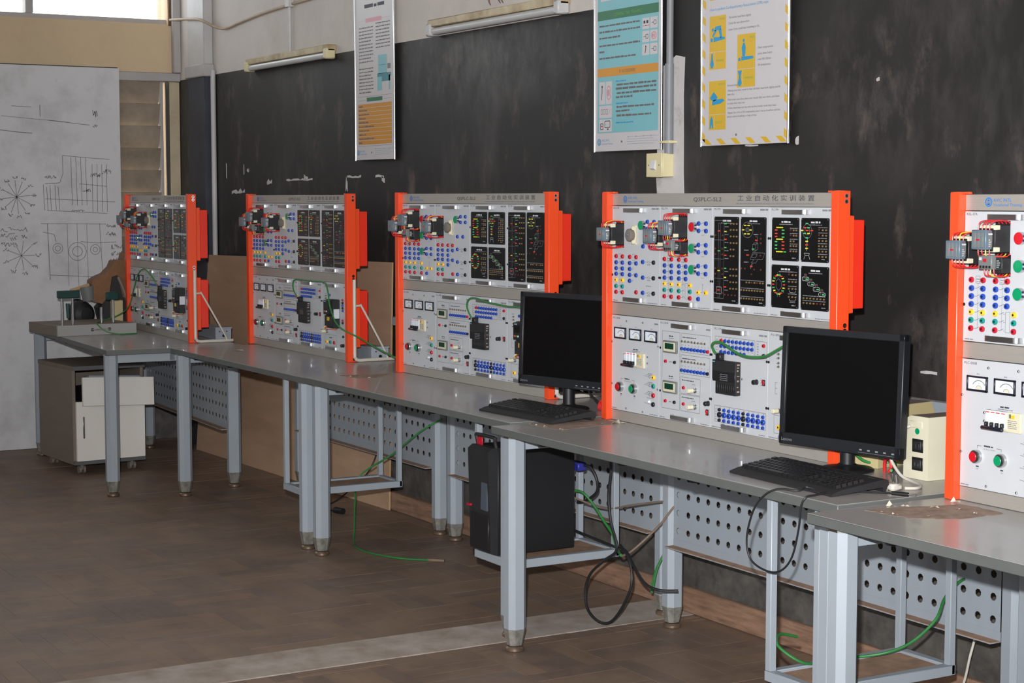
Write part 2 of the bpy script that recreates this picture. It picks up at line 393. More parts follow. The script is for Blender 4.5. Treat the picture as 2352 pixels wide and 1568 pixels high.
# back wall with the strip of high windows and the louvred window
b = MB()
cl = (-3.4, 3.672, 2.59, 3.3); lv = (2.1, 3.672, .9, 2.235)
b.box(XB - .2, XB, YL - .2, YW + .2, cl[3], ZC, 'wall_cream'); b.box(XB - .2, XB, YL - .2, cl[0], 0, cl[3], 'wall_cream')
b.box(XB - .2, XB, cl[0], YW + .2, lv[3], cl[2], 'wall_cream'); b.box(XB - .2, XB, cl[1], YW + .2, cl[2], cl[3], 'wall_cream')
b.box(XB - .2, XB, lv[1], YW + .2, -.014, lv[2], 'wall_dado'); b.box(XB - .2, XB, lv[1], YW + .2, lv[2], lv[3], 'wall_cream'); b.box(XB - .2, XB, cl[0], lv[0], -.014, lv[3], 'wall_cream'); b.box(XB - .2, XB, lv[0], lv[1], -.014, lv[2], 'wall_dado')
struct(b.build('wall_back'))
b = MB(); b.box(XB - .09, XB - .03, cl[0], cl[1], cl[2], cl[2] + .03, 'frame_grey'); b.box(XB - .09, XB - .03, cl[0], cl[1], cl[3] - .03, cl[3], 'frame_grey')
b.box(XB - .02, XB + .012, 3.675, 3.735, cl[2] - .01, cl[3], 'wood_brown')
w1 = struct(b.build('window_1'))
ys = [cl[0] + .0, -2.55, -1.68, -.8, .05, .97, 1.9, 2.82, cl[1]]
for i, (a, c) in enumerate(zip(ys[:-1], ys[1:])):
    if i:
        b = MB(); b.box(XB - .1, XB - .02, a - .023, a + .023, cl[2] + .03, cl[3] - .03, 'frame_grey', c=.004); b.build('mullion', w1)
    b = MB(); b.box(XB - .064, XB - .06, a + .02, c - .02, cl[2] + .03, cl[3] - .03, 'clear_glass'); b.build('pane', w1)
b = MB()
b.box(XB - .02, XB + .015, 3.672, 3.738, .85, lv[3], 'frame_cream', c=.004)
w2 = struct(b.build('window_2'))
b = MB(); b.box(XB - .05, XB + .01, 3.645, 3.668, lv[2], lv[3], 'steel', c=.003); b.box(XB - .03, XB + .006, 3.612, 3.632, lv[2], lv[3], 'frame_grey', c=.003); b.build('louvre_channel', w2)
z = lv[3] - .075
while z > lv[2]:
    b = MB(); T = Matrix.Translation((XB - .015, 0, z)) @ Matrix.Rotation(math.radians(17), 4, 'Y')
    b.box(-.003, .003, lv[0], 3.612, -.078, .078, 'louvre_glass', c=.001, T=T); b.build('louvre_blade', w2); z -= .137
b = MB(); b.box(XB, XB + .03, lv[0], YW, lv[3], lv[3] + .055, 'frame_grey', c=.005); struct(b.build('trim_2'))
b = MB(); b.box(XB - 1.2, XB - 1.1, .5, 5.5, -.2, 2.4, 'wall_cream'); o = struct(b.build('wall_outside'))
# pilaster in the corner, white above and dark below
b = MB(); b.box(-10.3, -10.02, YW - .06, YW, .0, 2.246, 'pillar_dark', c=.006); b.box(-10.3, -10.02, YW - .06, YW, 2.246, ZC, 'conduit', c=.006)
b.box(-10.32, -10.0, YW - .075, YW, 2.235, 2.31, 'frame_grey', c=.006); struct(b.build('trim_1'))
b = MB(); b.box(XB, XB + .05, YW - .05, YW, 2.29, ZC, 'frame_grey', c=.006); struct(b.build('trim_3'))
# unseen ceiling, window wall and front wall close the room
b = MB(); b.box(XB - .2, XF + .2, YL - .2, YW + .2, ZC, ZC + .2, 'ceiling'); struct(b.build('ceiling'))
b = MB(); b.box(XF, XF + .2, YL - .2, WIN_F[0], -.014, ZC, 'wall_white'); b.box(XF, XF + .2, WIN_F[1], YW + .2, -.014, ZC, 'wall_white'); b.box(XF, XF + .2, WIN_F[0], WIN_F[1], -.014, WZ[0], 'wall_white'); b.box(XF, XF + .2, WIN_F[0], WIN_F[1], WZ[1], ZC, 'wall_white'); struct(b.build('wall_front'))
b = MB(); x = XB
for a, c in WIN_L + [(XF, XF)]:
    b.box(x, a, YL - .2, YL, -.014, ZC, 'wall_white')
    if c > a: b.box(a, c, YL - .2, YL, -.014, WZ[0], 'wall_white'); b.box(a, c, YL - .2, YL, WZ[1], ZC, 'wall_white')
    x = c
struct(b.build('wall_left'))

# ================================================================== workbenches
BL, BD = 1.76, .72
def oct_(w_, c):
    h = w_ / 2; return [(-h, -h + c), (-h + c, -h), (h - c, -h), (h, -h + c), (h, h - c), (h - c, h), (-h + c, h), (-h, h - c)]
PEG = None
def pegboard(x0, x1, z0, z1, pitch, r, m):
    b = MB(); nx = int((x1 - x0) / pitch); nz = int((z1 - z0) / pitch); px = (x1 - x0) / nx; pz = (z1 - z0) / nz
    for i in range(nx):
        for k in range(nz):
            cx, cz = x0 + (i + .5) * px, z0 + (k + .5) * pz; hx, hz = px / 2, pz / 2
            C = [(cx + hx, cz + hz), (cx - hx, cz + hz), (cx - hx, cz - hz), (cx + hx, cz - hz)]
            O = [(cx + r * math.cos(math.radians(22.5 + 45 * j)), cz + r * math.sin(math.radians(22.5 + 45 * j))) for j in range(8)]
            vs = [(x, 0, z) for x, z in C] + [(x, 0, z) for x, z in O] + [(x, .0022, z) for x, z in O]
            o = lambda j: 4 + j % 8
            fs = []
            for j in range(4):
                fs.append([j, o(2 * j), o(2 * j + 1)]); fs.append([j, o(2 * j + 1), o(2 * j + 2), (j + 1) % 4])
            b.add(vs, fs, m); b.add(vs, [[4 + j, 4 + (j + 1) % 8, 12 + (j + 1) % 8, 12 + j] for j in range(8)], 'edge')
    return b
def bench(label, loc, rotz, H, holder=.32, BL=1.76):
    t = thing('workbench', label, 'workbench', (loc[0], loc[1], 0), rotz, 'grey workbenches along the black wall')
    b = MB(); b.box(0, BL, 0, BD, H - .026, H, 'edge', c=.002); b.box(.0015, BL - .0015, .0015, BD - .0015, H - .002, H + .0004, 'laminate'); top = b.build('tabletop', t)
    LX = (.095, BL - .055); LY = (.036, .036 + .644)
    for ly in LY:
        for lx in LX:
            b = MB(); p = oct_(.066, .017); b.prism([(x + lx, y + ly) for x, y in p], 2, .075, H - .03, 'paint_grey')
            leg = b.build('leg', t, smooth=25)
            b = MB(); b.prism([(x * 1.02 + lx, y * 1.02 + ly) for x, y in p], 2, H - .031, H - .026, 'steel'); b.build('leg_cap', leg)
            b = MB(); n = len(p); lo = [(x * .74 + lx, y * .74 + ly, .022) for x, y in p]; hi = [(x * 1.04 + lx, y * 1.04 + ly, .078) for x, y in p]
            b.add(lo + hi, [[i, (i + 1) % n, n + (i + 1) % n, n + i] for i in range(n)] + [list(range(n))[::-1], list(range(n, 2 * n))], 'cast_foot')
            b.build('foot_shoe', leg, smooth=25)
            b = MB(); b.lathe([(0, 0), (.029, 0), (.032, .004), (.032, .012), (.027, .018), (.014, .021), (.012, .03), (0, .03)], 'disc_foot', (lx, ly, 0)); b.build('levelling_disc', leg)
    b = MB()
    for lx in LX: b.box(lx - .018, lx + .018, LY[0] + .03, LY[1] - .03, H - .07, H - .027, 'paint_grey', c=.002)
    b.box(LX[0] - .018, LX[1] + .018, LY[0] + .30, LY[0] + .33, H - .068, H - .029, 'paint_grey', c=.002)
    b.build('under_frame', t)
    for lx in (LX[0] + .15, LX[0] + .62, LX[1] - .62):
        b = MB(); b.lathe([(0, 0), (.016, 0), (.02, .006), (.02, .016), (0, .016)], 'black', (lx, .055, H - .042)); b.build('glide_button', t)
    b = pegboard(LX[0] + .033, LX[1] - .033, .325, H - .045, .0568, .0115, 'paint_grey')
    pg = b.build('pegboard', t, (0, LY[1] - .02, 0), smooth=25)
    b = MB(); b.box(LX[0] + .033, LX[1] - .033, -.038, .003, .298, .3005, 'paint_grey'); b.box(LX[0] + .033, LX[1] - .033, -.0375, .0, .3005, .302, 'lip_dust'); b.box(LX[0] + .033, LX[1] - .033, -.001, .003, .30, .326, 'paint_grey'); b.build('pegboard_lip', pg)
    if holder:
        b = MB(); x0, x1, y0, y1, z0 = BL - holder, BL - .125, .05 if holder < .35 else .08, .51, .25
        h = MB()
        for x in (x0, x1):
            for y in (y0, y1):
                h = MB(); h.box(x - .011, x + .011, y - .011, y + .011, z0 - .028, H - .03, 'paint_grey', c=.002); h.build('holder_post', t)
        b.box(x0 - .011, x1 + .011, y0 - .013, y0 + .013, z0 - .03, z0, 'paint_grey', c=.002); b.box(x0 - .011, x1 + .011, y1 - .013, y1 + .013, z0 - .03, z0 + .0, 'paint_grey', c=.002)
        b.box(x0 - .013, x0 + .013, y0, y1, z0 - .03, z0, 'paint_grey', c=.002); b.box(x1 - .013, x1 + .013, y0, y1, z0 - .03, z0, 'paint_grey', c=.002)
        b.box(x0, x1, y0, y1, z0 - .016, z0 - .008, 'lip_dust'); b.build('holder_tray', t)
    return t
HT = (.75, .75, .753, .75, .744)
bench('grey workbench in the far corner holding up the flat drawer box and tools', (-10.385, 2.712), math.radians(-2.6), HT[0], False)
bench('grey workbench joined to the corner bench, hardboard sheet showing below it', (-8.597, 2.956), 0, HT[1], .32, 1.715)
bench('grey workbench carrying the farther monitor, desktop computer slung below its right end', (-6.875, 2.951), 0, HT[2], .365)
bench('grey workbench carrying the nearer monitor and keyboard', (-5.095, 2.866), 0, HT[3])
bench('grey workbench nearest the camera, cut off at the right edge, brown glue patch on top', (-3.315, 2.751), 0, HT[4], False)

# ================================================================== training racks
PY = .022                                     # panel face behind the post fronts
jm = {}
def jack_mesh(col, r):
    if (col, r) not in jm:
        b = MB(); b.lathe([(r, 0), (r, .004), (r * .86, .0062), (r * .42, .0062), (r * .36, .003), (0, .003)], [col, col, col, 'hole', 'hole'], (0, 0, 0), 'y', 12)
        o = b.build('tmp'); jm[col, r] = o.data; bpy.data.objects.remove(o)
    return jm[col, r]
CN = {'b': 'jack_blue', 'r': 'jack_red', 'y': 'jack_yellow', 't': 'jack_teal', 'k': 'jack_black'}
def jack(p, x, z, c, r=.0074): return link('jack', jack_mesh(CN[c], r), p, (x, PY, z))
def cached(key, fn):
    if key not in jm:
        o = fn().build('tmp'); jm[key] = o.data; bpy.data.objects.remove(o)
    return jm[key]
def handle_mb():
    b = MB(); n = 6; out = []; inn = []; hw, d, rr, t = .058, .021, .016, .007
    def arc(cx, cy, r_, a0, a1): return [(cx + r_ * math.cos(math.radians(a0 + (a1 - a0) * i / n)), cy + r_ * math.sin(math.radians(a0 + (a1 - a0) * i / n))) for i in range(n + 1)]
    out = [(-hw, 0)] + arc(-hw + rr, -d + rr, rr, 180, 270) + arc(hw - rr, -d + rr, rr, 270, 360) + [(hw, 0)]
    inn = [(hw - t, 0)] + arc(hw - rr, -d + rr, rr - t, 360, 270) + arc(-hw + rr, -d + rr, rr - t, 270, 180) + [(-hw + t, 0)]
    b.prism(out + inn, 2, -.0065, .0065, 'handle'); return b
def handles(p, cx, z0, z1):
    for z in (z1 - .0135, z0 + .0135): link('handle', cached('handle', handle_mb), p, (cx, PY, z))
def button_mb(cap, big):
    b = MB(); r, h = (.0172, .017) if big else (.0155, .013)
    b.lathe([(r, 0), (r, h * .55), (r * .93, h * .72), (r * .74, h * .74), (r * .74, h), (r * .66, h + .0012), (0, h + .0012)], ['steel', 'steel', 'steel', 'steel' if not big else 'hole', cap, cap], (0, 0, 0), 'y', 24); return b
def button_mb2(cap):
    b = MB(); r, h = .0155, .0135
    b.lathe([(r, 0), (r, h * .8), (r * .97, h * .95), (r * .95, h), (0, h + .0005)], ['steel', 'steel', cap, cap], (0, 0, 0), 'y', 24); return b
def panel_base(name, t, x, w_, z0, z1):
    b = MB(); b.box(x + .0006, x + w_ - .0006, PY, PY + .006, z0, z1, 'panel', c=.0005)
    return b.build(name, t)
def pin_dots(b, x, zs):
    for z in zs: b.lathe([(.0042, 0), (.0042, .0012), (0, .0012)], 'hole', (x, PY, z), 'y', 10)
ZU = (.4075, .7345); ZL = (.037, .3625); PWID = .2905
def relay(p, x0, x1, z0, z1, zf0, zf1, dep=.082, kind='contactor', seed=0):
    """contactor standing out of a cut-out: black body, terminal blocks, grey head, rating label, red wires"""
    yf = PY - dep; b = MB()
    b.box(x0, x1, PY - .0006, PY + .001, z0 - .004, z1 + .004, 'hole')
    if kind == 'contactor':
        b.box(x0 + .001, x1, PY - dep * .62, PY, z0 + .006, z1 - .006, 'black_soft', c=.002)
        b.box(x0 + .002, x1 - .002, PY - dep * .72, PY - dep * .42, zf0 - .004, zf1 + .004, 'black', c=.0015)
        body = b.build('contactor', p)
        b = MB(); b.box(x0, x1, yf, yf + dep * .27, zf0, zf1, 'relay_grey', c=.002)
        for k in range(3): b.box(x0 + .006 + k * .013, x0 + .015 + k * .013, yf - .001, yf + .002, zf0 + .006, zf1 - .006, 'grey_mid', c=.0008)
        b.box(x0 + .018, x0 + .028, yf - .002, yf, (zf0 + zf1) / 2 - .002, (zf0 + zf1) / 2 + .002, 'jack_red'); b.build('relay_head', body)
        b = MB(); b.box(x1 - .0002, x1 + .0008, yf + dep * .10, yf + dep * .25, zf0 + .006, zf1 - .010, 'grey_mid'); b.box(x1, x1 + .001, yf + dep * .10, yf + dep * .26, zf1 - .012, zf1 - .008, 'print_white'); b.box(x1, x1 + .001, yf + dep * .12, yf + dep * .2, zf1 - .006, zf1 - .0045, 'jack_red')
        for k in range(4): b.box(x1 + .0006, x1 + .0012, yf + dep * .11, yf + dep * (.17 + .02 * (k % 3)), zf0 + .008 + k * .005, zf0 + .010 + k * .005, 'print_white')
        b.build('rating_label', body)
        for zz in (z0 + .008, z1 - .018): b = MB(); b.box(x0 + .001, x1 + .001, PY - dep * .66, PY - dep * .42, zz, zz + .012, 'cream_plastic', c=.001); b.build('terminal_block', body)
    else:
        b.box(x0 + .002, x1, PY - dep * .45, PY, z0 + .004, z1 - .004, 'black_soft', c=.002); body = b.build('overload_relay', p)
        b = MB(); b.box(x0, x1 + .001, yf, yf + dep * .55, zf0, zf1, 'grey_mid', c=.002); b.box(x0 + .018, x0 + .028, yf - .002, yf, zf1 - .016, zf1 - .008, 'jack_red')
        for k in range(4): b.box(x0 + .006 + k * .010, x0 + .012 + k * .010, yf - .001, yf + .001, zf0 + .003, zf0 + .009, 'black')
        b.box(x0 + .004, x0 + .012, yf - .001, yf, zf1 - .012, zf1 - .005, 'print_white'); b.build('relay_head', body)
        b = MB(); b.box(x1 + .0008, x1 + .0018, yf + dep * .22, yf + dep * .5, zf0 + .002, zf1 - .004, 'black'); b.box(x1 + .0015, x1 + .0022, yf + dep * .2, yf + dep * .5, zf1 - .004, zf1 - .001, 'wire_red')
        for k in range(4): b.box(x1 + .0016, x1 + .0024, yf + dep * .24, yf + dep * (.36 + .03 * (k % 3)), zf0 + .005 + k * .005, zf0 + .0068 + k * .005, 'print_white')
        b.build('rating_label', body)
    b = MB(); r = random.Random(seed); yb = PY + .001
    for k in range(4):
        xx = x0 + .008 + k * (x1 - x0 - .012) / 3; rr = .0016
        for zt, zo in ((z1 - .012, 1), (z0 + .012, -1)):
            zf = zf1 if zo > 0 else zf0
            if kind != 'contactor' and zo > 0: continue
            e = .004 + r.uniform(0, .004)
            b.tube([(xx, yf + dep * .2, zf - zo * .004), (xx + .001, yf + dep * .22, zf + zo * (.008 + e)), (xx + .003, yf + dep * .4, zt + zo * (.012 + e * .5)), (xx + .004, PY - .012, zt + zo * (.013 + e * .4)), (xx + .004, yb, zt + zo * .008)], rr, 'wire_yellow' if (k == 2 and r.random() < .6) else 'wire_red', 6, 4)
    stuff(b.build('control_wires', body))
def contactor_panel(t, x):                    # one contactor, timer, jack field
    p = panel_base('contactor_panel', t, x, PWID, *ZU); o = x - .032; handles(p, x + .145, *ZU)
    relay(p, o + .058, o + .106, .598, .681, .617, .663, seed=1)
    b = MB(); b.box(o + .176, o + .186, PY - .018, PY, .609, .667, 'cream_plastic', c=.002); b.box(o + .160, o + .186, PY - .006, PY, .606, .670, 'cream_plastic', c=.001); tm = b.build('timer', p)
    b = MB(); b.lathe([(.022, 0), (.021, .012), (.017, .015), (.004, .016), (0, .019)], ['dusty_top', 'dusty_top', 'grey_mid', 'steel'], (o + .172, PY - .014, .638), 'y', 20); b.build('timer_dial', tm)
    link('push_button', cached('gb', lambda: button_mb2('button_green')), p, (o + .224, PY, .671))
    L = [(.061, .564, 'r'), (.100, .564, 'r'), (.145, .564, 'r'), (.184, .564, 'r')]
    for z, c in ((.543, 'b'), (.523, 'b'), (.504, 'b'), (.483, 'y'), (.462, 't'), (.442, 'r')): L += [(.061, z, c), (.100, z, c)]
    L += [(a, z, 'b') for a, z in ((.145, .543), (.184, .543), (.145, .523), (.145, .503), (.184, .503), (.145, .483), (.224, .549), (.225, .497), (.225, .446), (.251, .683), (.290, .683), (.251, .660), (.290, .660), (.225, .601))] + [(.288, .549, 'k'), (.288, .497, 'k'), (.288, .446, 'k'), (.185, .446, 'r'), (.270, .601, 'b')]
    for a, z, c in L: jack(p, o + a, z, c)
    b = MB(); yp = PY - .0004
    for z in (.543, .523, .504, .483, .462, .442): b.ribbon([(o + .069, z), (o + .076, z), (o + .088, z + .005)], .0009, yp, 'print_dark'); b.ribbon([(o + .086, z), (o + .092, z)], .0009, yp, 'print_dark')
    b.ribbon([(o + .081, .555), (o + .081, .442)], .0006, yp, 'print_dark'); b.rect(o + .073, o + .088, .556, .573, yp, 'print_dark', .0008); b.rect(o + .157, o + .172, .552, .573, yp, 'print_dark', .0008)
    for z in (.549, .497, .446): b.ribbon([(o + .234, z), (o + .252, z)], .0008, yp, 'print_dark'); b.ellipse(o + .257, z, .006, .004, yp, 'print_dark', .0008, 12); b.ribbon([(o + .263, z), (o + .279, z)], .0008, yp, 'print_dark'); b.greek(o + .248, o + .266, z - .010, .004, yp, 'print_grey', 3)
    for z in (.543, .503): b.ribbon([(o + .153, z), (o + .16, z), (o + .172, z + .005)], .0009, yp, 'print_dark'); b.ribbon([(o + .153, z - .02), (o + .163, z - .02), (o + .163, z - .012)], .0009, yp, 'print_dark')
    b.text('KEL-57B', o + .039, .7245, .009, yp, 'print_dark', .036); b.greek(o + .272, o + .314, .7235, .007, yp, 'print_grey', 5); b.greek(o + .040, o + .07, .4115, .004, yp, 'print_grey', 6); b.greek(o + .25, o + .312, .4115, .004, yp, 'print_grey', 7)
    b.greek(o + .242, o + .272, .468, .004, yp, 'print_grey', 8)
    pin_dots(b, o + .035, (.500,)); pin_dots(b, o + .319, (.500,)); stuff(b.build('lettering', p, smooth=0))
def relay_panel(t, x):                        # two contactors, overload relay, three push buttons
    p = panel_base('relay_panel', t, x, PWID, *ZU); o = x - .322; handles(p, x + .145, *ZU)
    relay(p, o + .427, o + .476, .628, .708, .642, .690, seed=2); relay(p, o + .339, o + .388, .598, .679, .616, .663, seed=3)
    relay(p, o + .436, o + .480, .579, .625, .594, .628, dep=.066, kind='relay', seed=4)
    for z, c in ((.670, 'button_red'), (.602, 'button_green'), (.534, 'button_green')): link('push_button', cached('pb' + c, lambda: button_mb2(c)), p, (o + .515, PY, z))
    L = [(.351, .563, 'r'), (.391, .563, 'r'), (.433, .563, 'r'), (.472, .563, 'r')]
    for z, c in ((.542, 'b'), (.522, 'b'), (.502, 'b'), (.482, 'y'), (.462, 't'), (.441, 'r')):
        L += [(.352, z, c), (.391, z, c), (.434, z, c), (.472 if c == 'b' else .496, z, c)]
    for z in (.681, .658, .613, .590, .546, .522): L += [(.541, z, 'b'), (.581, z, 'b')]
    L += [(.542, .462, 'y'), (.582, .462, 'y'), (.542, .441, 'b')]
    for a, z, c in L: jack(p, o + a, z, c)
    b = MB(); yp = PY - .0004
    for xa in (.352, .434):
        for z in (.542, .522, .502, .482, .462, .441): b.ribbon([(o + xa + .009, z), (o + xa + .015, z), (o + xa + .027, z + .005)], .0009, yp, 'print_dark'); b.ribbon([(o + xa + .026, z), (o + xa + .031, z)], .0009, yp, 'print_dark')
        b.ribbon([(o + xa + .02, .555), (o + xa + .02, .441)], .0006, yp, 'print_dark'); b.rect(o + xa + .012, o + xa + .027, .555, .573, yp, 'print_dark', .0008); b.greek(o + xa + .014, o + xa + .026, .564, .003, yp, 'print_grey', 2); b.greek(o + xa + .014, o + xa + .026, .558, .003, yp, 'print_grey', 4)
    b.rect(o + .467, o + .481, .437, .488, yp, 'print_dark', .0008)
    for z in (.681, .658, .613, .590, .546, .522, .462): b.ribbon([(o + .55, z), (o + .556, z), (o + .569, z + .005)], .0009, yp, 'print_dark'); b.ribbon([(o + .567, z), (o + .572, z)], .0009, yp, 'print_dark')
    for z in (.647, .579, .511): b.ribbon([(o + .553, z), (o + .555, z - .003), (o + .567, z - .003), (o + .569, z)], .0007, yp, 'print_dark')
    b.text('KEL-57A', o + .329, .7245, .009, yp, 'print_dark', .036); b.greek(o + .566, o + .606, .7235, .007, yp, 'print_grey', 5); b.greek(o + .330, o + .362, .4115, .004, yp, 'print_grey', 6); b.greek(o + .54, o + .604, .4115, .004, yp, 'print_grey', 7)
    b.ribbon([(o + .562, .485), (o + .562, .468)], .0008, yp, 'print_dark'); b.ribbon([(o + .558, .49), (o + .562, .485), (o + .566, .49)], .0008, yp, 'print_dark')
    pin_dots(b, o + .325, (.500,)); pin_dots(b, o + .606, (.500, .641)); stuff(b.build('lettering', p, smooth=0))
def pins(b, pts, kind='brass'):
    for x, z in pts: b.lathe([(.0030, 0), (.0026, .003), (.0012, .003), (0, .0025)], kind, (x, PY - .003, z), 'y', 6)
def leds(b, pts):
    for x, z, c in pts: b.box(x - .0042, x + .0042, PY - .0055, PY - .003, z - .0017, z + .0017, 'led_' + c)
def black_board(p, x0, x1, z0, z1, title, seed):
    b = MB(); n = 5; r = .005; P = []
    for cx, cz, a0 in ((x1 - r, z1 - r, 0), (x0 + r, z1 - r, 90), (x0 + r, z0 + r, 180), (x1 - r, z0 + r, 270)):
        P += [(cx + r * math.cos(math.radians(a0 + 90 * i / n)), cz + r * math.sin(math.radians(a0 + 90 * i / n))) for i in range(n + 1)]
    b.prism(P, 1, PY - .003, PY, 'board'); q = b.build('black_board', p)
    d = MB(); w_ = x1 - x0
    d.greek(x0 + w_ * .36, x1 - w_ * .3, z1 - .015, .007, PY - .0035, 'print_white', seed); d.greek(x0 + w_ * .28, x1 - w_ * .22, z1 - .021, .003, PY - .0035, 'print_grey', seed + 1)
    d.greek(x1 - .03, x1 - .012, z0 + .008, .004, PY - .0035, 'print_grey', seed + 2)
    for cx in (x0 + .004, x1 - .004):
        for cz in (z0 + .004, z1 - .004): d.ellipse(cx, cz, .0012, .0012, PY - .0036, 'print_grey', .0012, 8)
    return q, d, MB()
def N_(x0, x1, z0, z1): return lambda u, v: (x0 + (x1 - x0) * u, z1 - (z1 - z0) * v)
def fin(p, d, l):
    stuff(d.build('diagram', p, smooth=0)); stuff(l.build('lamps_and_pins', p))
def tall_boards(t, x):
    p = panel_base('simulation_panel', t, x, PWID, *ZU); o = x - .613; handles(p, x + .128, *ZU); yp = PY - .0036
    b1 = (o + .626, o + .752, .435, .704); q, d, l = black_board(p, *b1, 'lift', 11); P = N_(*b1)
    d.rect(P(0, .05)[0] + .001, P(.42, 0)[0], P(0, .945)[1], P(0, .045)[1], yp, 'print_grey', .0008)
    for v in (.27, .49, .715): d.ribbon([P(.01, v), P(.42, v)], .0008, yp, 'print_grey')
    d.rect(P(.19, 0)[0], P(.26, 0)[0], P(0, .935)[1], P(0, .075)[1], yp, 'print_grey', .0008); d.rect(P(.12, 0)[0], P(.32, 0)[0], P(0, .895)[1], P(0, .815)[1], yp, 'print_white', .0009)
    leds(l, [(*P(.21, .165), 'red'), (*P(.21, .395), 'green'), (*P(.21, .625), 'yellow'), (*P(.21, .85), 'red')] + [(*P(.48, v), c) for v, c in ((.08, 'green'), (.17, 'yellow'), (.26, 'red'), (.355, 'green'), (.445, 'red'), (.595, 'green'), (.70, 'yellow'), (.81, 'red'))])
    pins(l, [P(u, v) for v in (.08, .15, .225, .30, .60, .675, .75, .825) for u in (.70, .82, .94)] + [P(u, v) for v in (.375, .45) for u in (.70, .82)])
    pins(l, [P(u, v) for v in (.215, .37, .435, .6, .665, .885) for u in (.07, .36)] + [P(u, .9) for u in (.48, .61, .76, .9)], 'brown_key')
    for v in (.1, .19, .28, .375, .465, .615, .72, .83): d.greek(*[P(.45, 0)[0], P(.6, 0)[0]], P(0, v + .02)[1], .003, yp, 'print_grey', int(v * 99))
    fin(q, d, l)
    b2 = (o + .763, o + .888, .435, .704); q, d, l = black_board(p, *b2, 'mill', 21); P = N_(*b2)
    c = P(.28, .145); d.ellipse(c[0], c[1], .028, .024, yp, 'print_grey', .0009); d.ellipse(c[0], c[1], .009, .006, yp, 'print_grey', .0009); d.ellipse(c[0], c[1], .005, .0035, yp, 'print_grey', .0008)
    leds(l, [(*P(u, v), 'yellow') for u, v in ((.19, .095), (.33, .095), (.11, .145), (.41, .145), (.19, .19), (.33, .19))] + [(*P(.64, .26), 'red'), (*P(.52, .36), 'green'), (*P(.3, .43), 'red'), (*P(.45, .555), 'red')])
    for a in ([(.49, .31), (.62, .31), (.62, .38), (.49, .38), (.49, .31), (.56, .29), (.7, .29), (.62, .31)], [(.7, .29), (.7, .355), (.62, .38)], [(.5, .4), (.98, .4), (.88, .475), (.4, .475), (.5, .4)], [(.52, .415), (.68, .415), (.62, .455), (.46, .455), (.52, .415)], [(.6, .22), (.68, .22), (.66, .29)], [(.55, .475), (.7, .475), (.63, .515), (.45, .515), (.55, .475)], [(.5, .52), (.42, .585), (.42, .55), (.5, .52)]): d.ribbon([P(*k) for k in a], .0009, yp, 'print_grey')
    for u, v in ((.63, .2), (.25, .38), (.25, .515)): d.greek(P(u - .1, v)[0], P(u + .08, v)[0], P(u, v)[1], .004, yp, 'print_grey', int(u * 90))
    pins(l, [P(u, .74) for u in (.27, .38, .59, .81, .92)] + [P(.06 + .108 * k, v) for v in (.83, .925) for k in range(9)])
    pins(l, [P(u, v) for u, v in ((.82, .19), (.82, .24), (.82, .29), (.05, .585), (.2, .585), (.57, .59), (.83, .59), (.47, .645), (.48, .74), (.70, .74), (.81, .43))], 'brown_key')
    for v in (.72, .81, .905): d.greek(P(.04, v)[0], P(.96, v)[0], P(0, v)[1], .0028, yp, 'print_grey', int(v * 100))
    fin(q, d, l)
    b = MB(); b.text('PLC-MH', o + .622, .7245, .009, PY - .0004, 'print_dark', .032, slant=.15); b.greek(o + .856, o + .895, .7235, .007, PY - .0004, 'print_grey', 5); b.greek(o + .622, o + .655, .4115, .004, PY - .0004, 'print_grey', 6); b.greek(o + .83, o + .895, .4115, .004, PY - .0004, 'print_grey', 7)
    pin_dots(b, o + .616, (.500, .641)); pin_dots(b, o + .8985, (.500, .641)); stuff(b.build('lettering', p, smooth=0))
